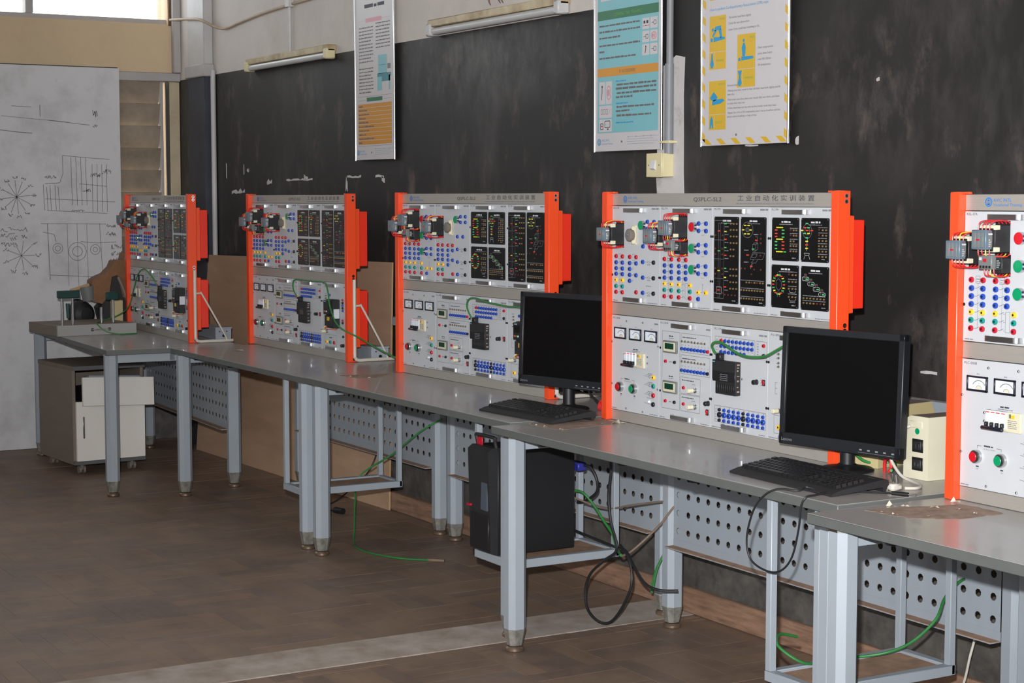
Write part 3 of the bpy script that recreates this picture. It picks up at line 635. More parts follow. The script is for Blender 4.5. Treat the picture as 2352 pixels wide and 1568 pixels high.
def four_boards(t, x):
    p = panel_base('simulation_panel', t, x, PWID, *ZU); o = x - .904; handles(p, x + .128, *ZU); yp = PY - .0036
    bx = ((o + .918, o + 1.044, .576, .704), (o + 1.055, o + 1.180, .576, .704), (o + .918, o + 1.045, .436, .564), (o + 1.057, o + 1.182, .436, .564))
    q, d, l = black_board(p, *bx[0], 'seven', 31); P = N_(*bx[0])
    leds(l, [(*P(u, v), 'yellow') for v in (.23, .5, .79) for u in (.22, .30, .38)] + [(*P(.17, v), c) for v, c in ((.29, 'red'), (.37, 'red'), (.44, 'red'), (.56, 'green'), (.64, 'green'), (.72, 'green'))] + [(*P(.43, v), c) for v, c in ((.29, 'green'), (.37, 'green'), (.45, 'green'), (.56, 'red'), (.64, 'red'), (.72, 'red'))] + [(*P(.5, .79), 'green')])
    pins(l, [P(u, v) for u, v in ((.83, .29), (.93, .29), (.83, .41), (.93, .41), (.72, .54), (.83, .54))] + [P(u, v) for v in (.65, .77) for u in (.72, .83, .93)]); pins(l, [P(.72, .28), P(.72, .4)], 'brown_key')
    for v in (.25, .37, .5, .61, .73): d.greek(P(.68, v)[0], P(.97, v)[0], P(0, v)[1], .0028, yp, 'print_grey', int(v * 100))
    fin(q, d, l)
    q, d, l = black_board(p, *bx[1], 'tower', 41); P = N_(*bx[1])
    c = P(.23, .3); d.ellipse(c[0], c[1], .021, .021, yp, 'print_grey', .0009); d.ellipse(c[0], c[1], .011, .011, yp, 'print_grey', .0009)
    for a in ([(.24, .45), (.22, .75)], [(.13, .8), (.32, .8), (.3, .85), (.16, .85), (.13, .8)], [(.16, .86), (.12, .94)], [(.3, .86), (.34, .94)]): d.ribbon([P(*k) for k in a], .0009, yp, 'print_white')
    leds(l, [(*P(u, v), cc) for u, v, cc in ((.22, .125, 'green'), (.15, .22, 'red'), (.28, .22, 'green'), (.05, .285, 'yellow'), (.23, .285, 'red'), (.4, .285, 'red'), (.14, .35, 'green'), (.28, .35, 'yellow'), (.22, .45, 'green'), (.22, .53, 'yellow'), (.22, .61, 'red'), (.22, .69, 'yellow'))])
    pins(l, [P(u, v) for v in (.27, .39, .51, .63, .75, .87) for u in (.67, .80, .92) if not (u == .67 and v < .4)]); pins(l, [P(.67, .26), P(.67, .38)], 'brown_key')
    for v in (.22, .34, .46, .58, .70, .82): d.greek(P(.63, v)[0], P(.96, v)[0], P(0, v)[1], .0028, yp, 'print_grey', int(v * 100))
    fin(q, d, l)
    q, d, l = black_board(p, *bx[2], 'traffic', 51); P = N_(*bx[2])
    C = (.28, .46); R = .14
    for a in range(0, 360, 60):
        a1 = math.radians(a + 30); a2 = math.radians(a + 90)
        d.ribbon([P(C[0] + R * .8 * math.cos(a1), C[1] + R * math.sin(a1)), P(C[0] + R * .8 * math.cos(a2), C[1] + R * math.sin(a2))], .0009, yp, 'print_grey')
        for s in (-10, 10): a3 = math.radians(a + 30 + s); d.ribbon([P(C[0] + R * 1.1 * math.cos(a3), C[1] + R * 1.2 * math.sin(a3)), P(C[0] + R * 1.9 * math.cos(a3), C[1] + R * 2.1 * math.sin(a3))], .0008, yp, 'print_grey')
        for k, cc in enumerate(('red', 'yellow', 'green')): a3 = math.radians(a + k * 20); l.box(*[q_ for pr in ((P(C[0] + R * 1.45 * math.cos(a3), 0)[0],) * 2,) for q_ in (pr[0] - .0035, pr[1] + .0035)], PY - .0055, PY - .003, P(0, C[1] + R * 1.6 * math.sin(a3))[1] - .0016, P(0, C[1] + R * 1.6 * math.sin(a3))[1] + .0016, 'led_' + cc)
    pins(l, [P(u, v) for v in (.22, .38, .54, .73) for u in (.67, .80, .92) if not (u == .67 and v < .3)]); pins(l, [P(.67, .21)], 'brown_key')
    for v in (.58, .77): d.ribbon([P(.67, v), P(.71, v + .05), P(.89, v + .05), P(.92, v)], .0008, yp, 'print_white'); d.greek(P(.7, v)[0], P(.9, v)[0], P(0, v + .09)[1], .003, yp, 'print_grey', 3)
    for v in (.16, .33, .49, .67): d.greek(P(.63, v)[0], P(.96, v)[0], P(0, v)[1], .0028, yp, 'print_grey', int(v * 100))
    fin(q, d, l)
    q, d, l = black_board(p, *bx[3], 'motors', 61); P = N_(*bx[3])
    for k in range(4):
        u, v = .06 + .2 * k, .25 + .11 * k
        d.ribbon([P(u + .02, v), P(u + .2, v), P(u + .24, v + .02), P(u + .24, v + .06), P(u + .2, v + .085), P(u + .02, v + .085), P(u, v + .06), P(u, v + .02), P(u + .02, v)], .0011, yp, 'print_white'); d.ribbon([P(u + .06, v), P(u + .06, v + .085)], .0008, yp, 'print_grey')
        d.rect(P(u + .07, 0)[0], P(u + .15, 0)[0], P(0, v)[1], P(0, v - .07)[1], yp, 'print_grey', .0008)
        leds(l, [(*P(u + .17, v + .045), 'green')]); pins(l, [P(u + .11, v - .04)], 'brown_key')
    pins(l, [P(.12 + .123 * k, v) for v in (.73, .84) for k in range(7) if not (v > .8 and k in (4, 5))]); pins(l, [P(.612, .84), P(.735, .84)], 'brown_key')
    for v in (.68, .79): d.greek(P(.08, v)[0], P(.92, v)[0], P(0, v)[1], .0028, yp, 'print_grey', int(v * 100))
    fin(q, d, l)
    b = MB(); b.text('PLC-MH', o + .912, .7245, .009, PY - .0004, 'print_dark', .032, slant=.15); b.greek(o + 1.147, o + 1.186, .7235, .007, PY - .0004, 'print_grey', 5); b.greek(o + .912, o + .945, .4115, .004, PY - .0004, 'print_grey', 6); b.greek(o + 1.12, o + 1.186, .4115, .004, PY - .0004, 'print_grey', 7)
    pin_dots(b, o + .9075, (.500, .641)); stuff(b.build('lettering', p, smooth=0))
def screw_dots(b, pts):
    for x, z in pts: b.lathe([(.0034, 0), (.0034, .0014), (0, .0014)], 'hole', (x, PY, z), 'y', 8); b.sheet([(x + .0004, PY - .0016, z - .0022), (x + .003, PY - .0016, z - .0022), (x + .003, PY - .0016, z + .0022), (x + .0004, PY - .0016, z + .0022)], 'print_white')
def power_panel(t, o):
    p = panel_base('power_panel', t, o + .032, PWID, *ZL); yp = PY - .0004
    for x0, x1 in ((.054, .124), (.147, .217), (.239, .311)):
        z0, z1 = .283, .322; b = MB(); f = .0045
        for a in ((x0, x1, z0, z0 + f + .001), (x0, x1, z1 - f, z1), (x0, x0 + f, z0, z1), (x1 - f, x1, z0, z1)): b.box(o + a[0], o + a[1], PY - .006, PY, a[2], a[3], 'jack_black', c=.0008)
        m_ = b.build('panel_meter', p)
        b = MB(); b.box(o + x0 + f, o + x1 - f, PY - .003, PY, z0 + f, z1 - f, 'meter_face')
        cx, cz = o + (x0 + x1) / 2 + .006, z0 + f + .002; R = .024
        b.ribbon([(cx + R * math.cos(math.radians(a)), cz + R * .9 * math.sin(math.radians(a))) for a in range(30, 151, 10)], .0016, PY - .0033, 'print_dark')
        for a in range(35, 150, 14): b.ribbon([(cx + R * 1.05 * math.cos(math.radians(a)), cz + R * .95 * math.sin(math.radians(a))), (cx + R * 1.17 * math.cos(math.radians(a)), cz + R * 1.05 * math.sin(math.radians(a)))], .0007, PY - .0033, 'print_grey')
        b.sheet([(cx + .010 * math.cos(math.radians(a)), PY - .0034, cz + .009 * math.sin(math.radians(a))) for a in range(0, 181, 15)], 'cream_plastic'); b.ribbon([(cx + .010 * math.cos(math.radians(a)), cz + .009 * math.sin(math.radians(a))) for a in range(0, 181, 15)], .0012, PY - .0036, 'print_grey'); b.text('V', cx, cz + .0125, .006, PY - .0034, 'print_dark', align='C')
        b.build('meter_dial', m_)
    b = MB(); x0, x1, z0, z1 = o + .126, o + .240, .193, .242
    b.box(x0, x1, PY - .008, PY, z0, z1, 'cream_plastic', c=.001)
    for k in range(4): b.box(x0 + k * .0175 + .0006, x0 + (k + 1) * .0175 - .0006, PY - .011, PY, z0 + .006, z1, 'meter_face', c=.001); b.box(x0 + k * .0175 + .002, x0 + (k + 1) * .0175 - .003, PY - .0116, PY - .011, z1 - .006, z1 - .0036, 'led_red')
    b.box(x0 + .078, x0 + .084, PY - .009, PY - .008, z1 - .014, z1 - .004, 'grey_mid'); b.box(x0 + .086, x0 + .096, PY - .010, PY - .008, z1 - .014, z1 - .006, 'jack_yellow')
    for k in range(5): b.greek(x0 + .074, x0 + .104, z1 - .021 - k * .0045, .0026, PY - .0083, 'print_grey', k)
    m_ = b.build('circuit_breaker', p)
    b = MB()
    for k in range(4): b.box(x0 + k * .0175 + .005, x0 + k * .0175 + .0125, PY - .020, PY - .010, z0 + .008, z0 + .020, 'black', c=.0015)
    b.box(x0 - .003, x0 + .071, PY - .026, PY - .016, z0 + .001, z0 + .010, 'jack_black', c=.003); b.build('toggle_bar', m_)
    for x, c in ((.092, 'button_red'), (.176, 'button_green')): link('power_button', cached('pw' + c, lambda: button_mb(c, True)), p, (o + x, PY, .119))
    for z, c in ((.167, 'y'), (.138, 't'), (.107, 'r'), (.077, 'k')): jack(p, o + .291, z, c, .0082)
    b = MB(); b.lathe([(.005, 0), (.004, .005), (0, .007)], 'meter_face', (o + .266, PY, .084), 'y', 10); b.build('indicator_lamp', p)
    b = MB()
    for z in (.167, .138, .107): b.ribbon([(o + .235, z + .002), (o + .262, z)], .0009, yp, 'print_dark'); b.ellipse(o + .266, z, .004, .004, yp, 'print_dark', .0014, 10); b.greek(o + .255, o + .285, z + .009, .004, yp, 'print_grey', int(z * 999)); b.greek(o + .246, o + .29, z + .005, .0025, yp, 'print_grey', int(z * 900))
    b.ribbon([(o + .235, .079), (o + .282, .075)], .0009, yp, 'print_dark'); b.greek(o + .25, o + .29, .095, .003, yp, 'print_grey', 9)
    b.ribbon([(o + .092, .139), (o + .092, .147), (o + .107, .147)], .001, yp, 'print_dark'); b.ribbon([(o + .157, .146), (o + .173, .146), (o + .173, .139)], .001, yp, 'print_dark'); b.greek(o + .114, o + .15, .146, .005, yp, 'print_dark', 2); b.text('AC Power Switch', o + .112, .139, .004, yp, 'print_dark', .04)
    b.greek(o + .088, o + .098, .092, .005, yp, 'print_dark', 3); b.text('OFF', o + .088, .086, .004, yp, 'print_dark', .008); b.greek(o + .171, o + .181, .092, .005, yp, 'print_dark', 3); b.text('ON', o + .172, .086, .004, yp, 'print_dark', .007)
    b.greek(o + .166, o + .2, .250, .006, yp, 'print_dark', 4); b.greek(o + .158, o + .208, .245, .003, yp, 'print_grey', 5)
    for x in (.088, .181, .275): b.greek(o + x - .004, o + x + .006, .326, .003, yp, 'print_grey', 1)
    b.text('PLC-000B', o + .040, .350, .009, yp, 'print_dark', .044, slant=.15); b.greek(o + .292, o + .318, .343, .007, yp, 'print_grey', 5); b.greek(o + .036, o + .068, .041, .004, yp, 'print_grey', 6); b.greek(o + .266, o + .316, .041, .004, yp, 'print_grey', 7)
    screw_dots(b, [(o + .124, .345), (o + .224, .345), (o + .035, .270), (o + .035, .125), (o + .315, .272), (o + .314, .129), (o + .124, .047), (o + .226, .045), (o + .113, .232), (o + .113, .211), (o + .252, .232), (o + .252, .211)])
    stuff(b.build('lettering', p, smooth=0))
def knob_mb():
    b = MB(); b.lathe([(.0085, 0), (.0085, .002), (.0075, .003), (.0075, .014), (.0065, .016), (0, .016)], 'black', (0, 0, 0), 'y', 16); return b
def rocker_mb():
    b = MB(); b.box(-.0065, .0065, -.004, 0, -.0095, .0095, 'black', c=.001); b.box(-.0045, .0045, -.007, -.003, -.001, .0075, 'jack_red', c=.001); b.box(-.0045, .0045, -.005, -.003, -.0075, .0, 'jack_red', c=.001); return b
def pot_mb():
    b = MB(); b.lathe([(.009, 0), (.009, .004), (.006, .005), (.006, .012), (.0075, .013), (.0075, .030), (.0065, .032), (0, .032)], ['steel', 'steel', 'steel', 'steel', 'cream_plastic', 'cream_plastic', 'cream_plastic'], (0, 0, 0), 'y', 16); return b
def toggle_mb():
    b = MB(); b.lathe([(.0042, 0), (.0036, .004), (.0015, .004), (.0014, .010), (0, .011)], ['steel', 'hole', 'brass', 'brass'], (0, 0, 0), 'y', 8); return b
def counter_panel(t, o):
    p = panel_base('counter_panel', t, o + .322, PWID, *ZL); yp = PY - .0004; handles(p, o + .464, *ZL)
    for z0, z1 in ((.257, .297), (.125, .165)):
        b = MB(); b.box(o + .353, o + .430, PY - .008, PY, z0, z1, 'grey_mid', c=.0015); b.box(o + .358, o + .425, PY - .0088, PY - .007, z0 + .005, z1 - .005, 'cream_plastic', c=.0005); m_ = b.build('pulse_counter', p)
        b = MB(); b.box(o + .367, o + .416, PY - .0095, PY - .008, z0 + .013, z1 - .008, 'lcd'); b.build('counter_display', m_)
    step = (.579 - .454) / 7
    for k in range(8):
        jack(p, o + .454 + k * step, .276, 'b', .0058); jack(p, o + .454 + k * step, .206, 'b', .0058)
        for z in (.300, .235): link('toggle_switch', cached('toggle', toggle_mb), p, (o + .455 + k * step, PY, z))
    jack(p, o + .5965, .276, 'r', .0058); jack(p, o + .5965, .206, 'k', .0058)
    for z in (.228, .097): jack(p, o + .3625, z, 'r', .0055); jack(p, o + .414, z, 'k', .0055)
    for z in (.150, .097): jack(p, o + .4655, z, 'r', .0055); link('potentiometer', cached('pot', pot_mb), p, (o + .530, PY, z - .003))
    link('fuse_knob', cached('knob', knob_mb), p, (o + .600, PY, .112)); link('rocker_switch', cached('rocker', rocker_mb), p, (o + .596, PY, .083))
    b = MB()
    for x0, x1, z0, z1 in ((.340, .441, .073, .327), (.448, .6075, .265, .326), (.448, .6065, .195, .256), (.4475, .555, .131, .184), (.4475, .5545, .074, .128)): b.rect(o + x0, o + x1, z0, z1, yp, 'print_dark', .0009)
    for z in (.312, .243): b.greek(o + .455, o + .53, z, .004, yp, 'print_dark', int(z * 999))
    for z in (.287, .219): 
        for k in range(9): b.greek(o + .452 + k * step, o + .458 + k * step, z, .0025, yp, 'print_grey', k)
    for z in (.310, .178): b.greek(o + .378, o + .402, z, .006, yp, 'print_dark', 4); b.greek(o + .378, o + .406, z - .006, .003, yp, 'print_grey', 5)
    for z in (.226, .095): b.greek(o + .380, o + .398, z, .004, yp, 'print_grey', 6)
    for z in (.173, .117): b.greek(o + .453, o + .52, z, .004, yp, 'print_dark', 8)
    for z in (.160, .106): b.ribbon([(o + .519 + .01 * math.cos(math.radians(a)), z + .005 * math.sin(math.radians(a))) for a in range(20, 161, 20)], .001, yp, 'print_dark')
    b.text('PLC-003B', o + .329, .350, .009, yp, 'print_dark', .044, slant=.15); b.greek(o + .584, o + .608, .343, .007, yp, 'print_grey', 5); b.greek(o + .327, o + .359, .041, .004, yp, 'print_grey', 6); b.greek(o + .558, o + .605, .041, .004, yp, 'print_grey', 7)
    pin_dots(b, o + .329, (.270, .128)); pin_dots(b, o + .609, (.269, .128)); stuff(b.build('lettering', p, smooth=0))
def controller_panel(t, o):
    p = panel_base('controller_panel', t, o + .613, PWID, *ZL); yp = PY - .0004; handles(p, o + .742, *ZL)
    st = (.826 - .668) / 8
    for i, (z, n) in enumerate(((.317, 9), (.300, 9), (.282, 7))):
        for k in range(n): jack(p, o + .668 + k * st, z, 'r' if i == 0 and k == 0 else 'b', .0058)
    jack(p, o + .884, .316, 'r', .0058); jack(p, o + .884, .286, 'k', .0058)
    st2 = (.884 - .662) / 9
    for k in range(10):
        c = 'k' if k in (0, 5) else 'b'
        jack(p, o + .662 + k * st2, .099, c, .0055); jack(p, o + .662 + k * st2, .083, c, .0092); jack(p, o + .662 + k * st2, .066, c, .0055)
    link('fuse_knob', cached('knob', knob_mb), p, (o + .849, PY, .203)); link('rocker_switch', cached('rocker', rocker_mb), p, (o + .885, PY, .204))
    b = MB(); y0 = PY - .021; b.box(o + .664, o + .768, y0, PY, .153, .257, 'black_soft', c=.0015); b.box(o + .645, o + .668, y0 + .001, PY, .197, .258, 'black_soft', c=.0015); m_ = b.build('logic_controller', p)
    b = MB(); b.box(o + .650, o + .766, y0 - .001, y0 + .003, .192, .224, 'black', c=.0008)
    for k in range(9): b.box(o + .668 + k * .0105, o + .676 + k * .0105, y0 - .0006, y0 + .002, .157, .187, 'black', c=.0005)
    b.box(o + .648, o + .660, y0 - .0006, y0 + .001, .2505, .2535, 'poster_teal')
    for k in range(4): b.greek(o + .69, o + .74, .196 + k * .006, .0028, y0 - .0014, 'print_grey', k, .8)
    for k, z in enumerate((.246, .238, .228, .212, .196, .178, .163)): b.box(o + .7679, o + .7685, y0 + .006, y0 + .016 - .002 * (k % 3), z, z + .005 - (k % 2) * .002, 'residue')
    b.build('controller_front', m_)
    b = MB(); b.box(o + .664, o + .690, y0 - .002, PY - .004, .255, .279, 'black', c=.003); b.build('plug', m_)
    b = MB()
    for x0, x1, z0, z1 in ((.634, .836, .2785, .329), (.844, .897, .2785, .328), (.634, .895, .060, .111)): b.rect(o + x0, o + x1, z0, z1, yp, 'print_dark', .0009)
    for x in (.652, .856): b.ribbon([(o + x, .2785), (o + x, .328)], .0006, yp, 'print_grey')
    b.ribbon([(o + .648, .06), (o + .648, .111)], .0006, yp, 'print_grey')
    for x in (.640, .849): 
        for k in range(5): b.greek(o + x, o + x + .006, .286 + k * .008, .004, yp, 'print_grey', k)
    for k in range(5): b.greek(o + .638, o + .644, .066 + k * .008, .004, yp, 'print_grey', k)
    for z in (.3235, .3065, .289):
        for k in range(9): b.greek(o + .665 + k * st, o + .671 + k * st, z, .0026, yp, 'print_grey', k)
    for k in range(10): b.greek(o + .659 + k * st2, o + .666 + k * st2, .106, .0026, yp, 'print_grey', k)
    for k in range(5): b.greek(o + .868, o + .874, .194 + k * .005, .0025, yp, 'print_grey', k)
    b.text('PLC-CPU', o + .629, .350, .009, yp, 'print_dark', .040, slant=.15); b.greek(o + .858, o + .897, .343, .007, yp, 'print_grey', 5); b.greek(o + .62, o + .67, .041, .004, yp, 'print_grey', 6); b.greek(o + .86, o + .892, .041, .004, yp, 'print_grey', 7)
    pin_dots(b, o + .616, (.269, .128)); pin_dots(b, o + .898, (.269, .128)); screw_dots(b, [(o + .776, .205)]); stuff(b.build('lettering', p, smooth=0))
def inverter_panel(t, o):
    p = panel_base('inverter_panel', t, o + .904, PWID, *ZL); yp = PY - .0004; handles(p, o + 1.03, *ZL)
    b = MB(); y0 = PY - .052; b.box(o + 1.028, o + 1.108, PY - .036, PY, .150, .285, 'black_soft', c=.002); b.box(o + 1.034, o + 1.104, y0, PY - .034, .215, .282, 'black', c=.002); b.box(o + 1.034, o + 1.104, y0 + .006, PY - .034, .158, .210, 'black_soft', c=.002); m_ = b.build('frequency_inverter', p)
    b = MB(); b.box(o + 1.042, o + 1.096, y0 - .001, y0 + .002, .244, .272, 'screen', c=.0008)
    for k, c in enumerate(('led_red', 'button_green', 'print_white')): b.box(o + 1.044 + k * .012, o + 1.053 + k * .012, y0 - .002, y0, .226, .233, c, c=.0006)
    b.box(o + 1.045, o + 1.062, y0 - .0015, y0, .274, .278, 'poster_teal'); b.build('keypad', m_)
    b = MB(); b.box(o + 1.066, o + 1.09, y0 + .004, y0 + .008, .186, .203, 'poster_yellow'); b.build('warning_label', m_)
    b = MB(); b.box(o + 1.1078, o + 1.109, PY - .032, PY - .003, .196, .240, 'print_white'); b.build('rating_label', m_)
    b = MB()
    for k in range(4): b.tube([(o + 1.045 + k * .006, y0 + .012, .162), (o + 1.045 + k * .007, y0 - .004, .148), (o + 1.052 + k * .01, PY - .012, .142), (o + 1.06 + k * .01, PY, .150)], .0014, ('cable_white', 'wire_yellow', 'cable_green', 'wire_red')[k], 6, 4)
    stuff(b.build('control_wires', m_))
    for z, c in ((.284, 'r'), (.271, 'k'), (.259, 'b'), (.246, 'k'), (.234, 'b'), (.188, 'r'), (.176, 'k')): jack(p, o + 1.145, z, c, .0055)
    for x, c in ((.962, 'y'), (1.004, 't'), (1.046, 'r')): jack(p, o + x, .077, c, .0082)
    jack(p, o + 1.0, .302, 'b', .0058)
    for z in (.297, .285, .270, .259): link('toggle_switch', cached('toggle', toggle_mb), p, (o + .957, PY, z))
    link('fuse_knob', cached('knob', knob_mb), p, (o + 1.150, PY, .070)); link('potentiometer', cached('pot', pot_mb), p, (o + .968, PY, .128)); link('rocker_switch', cached('rocker', rocker_mb), p, (o + 1.186, PY, .070))
    jack(p, o + 1.15, .112, 'k', .006)
    b = MB(); b.rect(o + .936, o + 1.07, .057, .112, yp, 'print_dark', .0009); b.greek(o + .99, o + 1.02, .096, .006, yp, 'print_dark', 3); b.greek(o + .94, o + .962, .306, .004, yp, 'print_grey', 3)
    b.ribbon([(o + .95, .21), (o + .94, .21), (o + .94, .176), (o + .95, .176)], .0009, yp, 'print_dark'); b.ribbon([(o + .94, .193), (o + .95, .193)], .0009, yp, 'print_dark')
    b.text('PLC-BPQ', o + .916, .350, .009, yp, 'print_dark', .044, slant=.15); b.greek(o + 1.15, o + 1.19, .343, .007, yp, 'print_grey', 5); b.greek(o + .91, o + .955, .041, .004, yp, 'print_grey', 6)
    pin_dots(b, o + .9075, (.269, .128)); stuff(b.build('lettering', p, smooth=0))
UP = {'A': contactor_panel, 'B': relay_panel, 'C': tall_boards, 'D': four_boards}
def gear_logo(b, x, z, r, y, m):
    """toothed ring with a small tower figure inside, two lines of lettering beside it"""
    n = 14; P = []
    for i in range(n):
        for k, rr in enumerate((1, 1, .86, .86)): a = 2 * PI * (i + k * .25) / n; P.append((r * rr * math.cos(a), r * rr * math.sin(a)))
    I = [(r * .66 * math.cos(2 * PI * i / len(P)), r * .66 * math.sin(2 * PI * i / len(P))) for i in range(len(P))]
    for i in range(len(P)):
        j = (i + 1) % len(P); b.sheet([(x + P[i][0], y, z + P[i][1]), (x + P[j][0], y, z + P[j][1]), (x + I[j][0], y, z + I[j][1]), (x + I[i][0], y, z + I[i][1])], m)
    b.rect(x - r * .1, x + r * .1, z - r * .45, z + r * .45, y, m); b.ellipse(x, z, r * .4, r * .45, y, m, r * .14, 14); b.rect(x - r * .34, x + r * .34, z - r * .5, z - r * .36, y, m)
def station(label, loc, rotz, order, H, strut=True):
    t = thing('training_rack', label, 'training rack', (loc[0], loc[1], H + .0012), rotz, 'orange training racks along the black wall')
    W_ = 1.2425
    for x0, side in ((0, 0), (1.2105, 1)):
        b = MB(); b.box(x0, x0 + .032, 0, .046, 0, .783, 'orange', c=.002); post = b.build('post', t)
        b = MB(); xs = x0 + .032 if side else x0
        for z in (.752, .768, .385, .400, .012, .030):
            b.lathe([(.0068, 0), (.0068, .0009), (.0045, .0009), (.004, .0004), (0, .0004)], ['orange', 'chrome', 'hole', 'hole'], (xs, .030, z), 'x', 12)
        if side: b.build('bolt_holes', post)
        b = MB()
        b.box(x0 + .03 if not side else x0 - .026, x0 + .058 if not side else x0 + .002, .010, .02, .777, .783, 'orange', c=.001); b.build('post_tab', post)
    for nm, z0, z1 in (('header_rail', .736, .777), ('middle_rail', .364, .406), ('bottom_rail', .0, .036)):
        b = MB(); b.box(.032, 1.2105, PY + .001, PY + .02, z0, z1, 'rail', c=.001); rl = b.build(nm, t)
        if nm == 'header_rail':
            b = MB(); y = PY + .0004; gear_logo(b, .111, .7575, .0125, y, 'logo_blue')
            b.text('AVIC INTL', .127, .7585, .012, y, 'logo_blue', .060); b.text('Vocational Training', .127, .7475, .010, y, 'logo_blue', .094)
            b.text('QSPLC-SL2', .508, .7515, .018, y, 'print_dark', .15, slant=.12); b.text('工 业 自 动 化 实 训 装 置', .742, .7545, .019, y, 'print_dark', .368); b.greek(.735, 1.105, .743, .005, y, 'print_grey', 12)
            stuff(b.build('lettering', rl, smooth=0))
    x = .032
    for c in order: UP[c](t, x); x += PWID + .0004
    power_panel(t, 0); counter_panel(t, 0); controller_panel(t, 0); inverter_panel(t, 0)
    for nm, z0, z1 in (('rear_housing', .445, .70), ('rear_housing', .078, .332)):
        b = MB(); b.box(.034, 1.226, .029, .112, z0, z1, 'red_box', c=.002); b.box(.034, 1.232, .048, .070, z0 - .012, z1 + .012, 'orange', c=.002); b.build(nm, t)
    if strut:
        b = MB(); xx = 1.253
        b.tube([(xx, .03, .385), (xx, .03, .3), (xx, .03, .05), (xx, .033, .02), (xx, .052, .0085), (xx, .1, .0085), (xx, .235, .0085)], .008, 'cable_white', 8, 5)
        b.tube([(xx, .036, .262), (xx, .06, .262), (xx, .072, .25), (xx, .19, .04), (xx, .196, .012)], .005, 'cable_white', 8, 5); b.build('rear_strut', t)
    return t
st = [station('orange and white training rack in the far corner beside the whiteboard', (-10.0686, 3.1941), -.0424, 'BACD', HT[0]),
      station('orange and white training rack in front of the leaning brown hardboard', (-8.6619, 3.4007), .0067, 'BADC', HT[1]),
      station('orange and white training rack partly hidden by the farther monitor', (-6.8712, 3.3843), .0245, 'BADC', HT[2]),
      station('orange and white training rack partly hidden by the nearer monitor', (-5.0777, 3.2935), -.0103, 'ABCD', HT[3], False),
      station('orange and white training rack cut off at the right edge beside the beige unit', (-3.299, 3.1875), 0, 'BACD', HT[4])]

# ================================================================== things on the walls
# big white hardboard panel covered in pen drawings, leaning at the back
t = thing('whiteboard', 'large white board covered with faint pen drawings, standing against the back wall', 'board', (-10.585, 2.3, 0))
b = MB(); b.box(-.009, .009, -2.4, 1.04, .001, 2.305, 'whiteboard', c=.002); b.box(-.0085, .0085, -2.4, 1.03, 2.3045, 2.309, 'black_soft'); b.build('panel_sheet', t)
d = MB(); r = random.Random(9)
def wbx(u, v):   # photo-measured drawing spots given directly on the board: y across, z up
    return (.0096, u - 2.3, v)
def stroke(pts, wd=.003):
    for (u0, v0), (u1, v1) in zip(pts[:-1], pts[1:]):
        dd = math.hypot(u1 - u0, v1 - v0) or 1; nx, nz = -(v1 - v0) / dd * wd / 2, (u1 - u0) / dd * wd / 2
        d.sheet([wbx(u0 - nx, v0 - nz), wbx(u1 - nx, v1 - nz), wbx(u1 + nx, v1 + nz), wbx(u0 + nx, v0 + nz)], 'pen')
def circ(u, v, ra, wd=.003, rb_=None): stroke([(u + ra * math.cos(2 * PI * i / 18), v + (rb_ or ra) * math.sin(2 * PI * i / 18)) for i in range(19)], wd)
def scrib(u, v, w_, h, n=6):
    for k in range(n):
        a = u + w_ * k / n; stroke([(a, v + r.uniform(0, h)), (a + w_ / n * .5, v + r.uniform(0, h)), (a + w_ / n * .9, v + r.uniform(0, h))], .004)
# wheel of spokes with its small notes
C = (2.70, 1.52)
for i in range(12):
    a = 2 * PI * i / 12 + .1; stroke([C, (C[0] + .085 * math.cos(a), C[1] + .1 * math.sin(a))], .003); scrib(C[0] + .1 * math.cos(a) - .012, C[1] + .118 * math.sin(a) - .01, .03, .02, 3)
# motor section with terminal box
stroke([(2.98, 1.66), (2.98, 1.77), (3.17, 1.755), (3.27, 1.75)]); stroke([(2.87, 1.60), (2.96, 1.605), (2.98, 1.66)], .003); stroke([(3.08, 1.60), (3.25, 1.585)], .003)
for u in (2.86, 2.88, 2.90, 2.93, 2.95): stroke([(u, 1.6 - r.uniform(0, .02)), (u + .006, 1.44)], .003)
for u in (3.03, 3.06, 3.09, 3.12): stroke([(u, 1.76), (u + .005, 1.47)], .003)
for u in (3.16, 3.19, 3.22, 3.25): stroke([(u, 1.72), (u, 1.43)], .003)
stroke([(2.87, 1.51), (3.30, 1.49)], .003); stroke([(2.88, 1.44), (3.25, 1.42)], .003)
for u, v, w_, h in ((2.87, 1.63, .07, .02), (3.15, 1.64, .06, .03), (3.22, 1.66, .06, .03), (3.03, 1.43, .08, .015), (3.1, 1.55, .05, .02), (2.6, 1.31, .16, .03), (2.6, 1.28, .1, .025), (3.24, 1.33, .06, .03), (3.24, 1.28, .06, .03), (3.32 - .05, 1.2, .07, .03), (3.27, 1.16, .07, .03), (3.26, 1.12, .07, .025), (2.6, 1.22, .1, .03)): scrib(u, v, w_, h, 7)
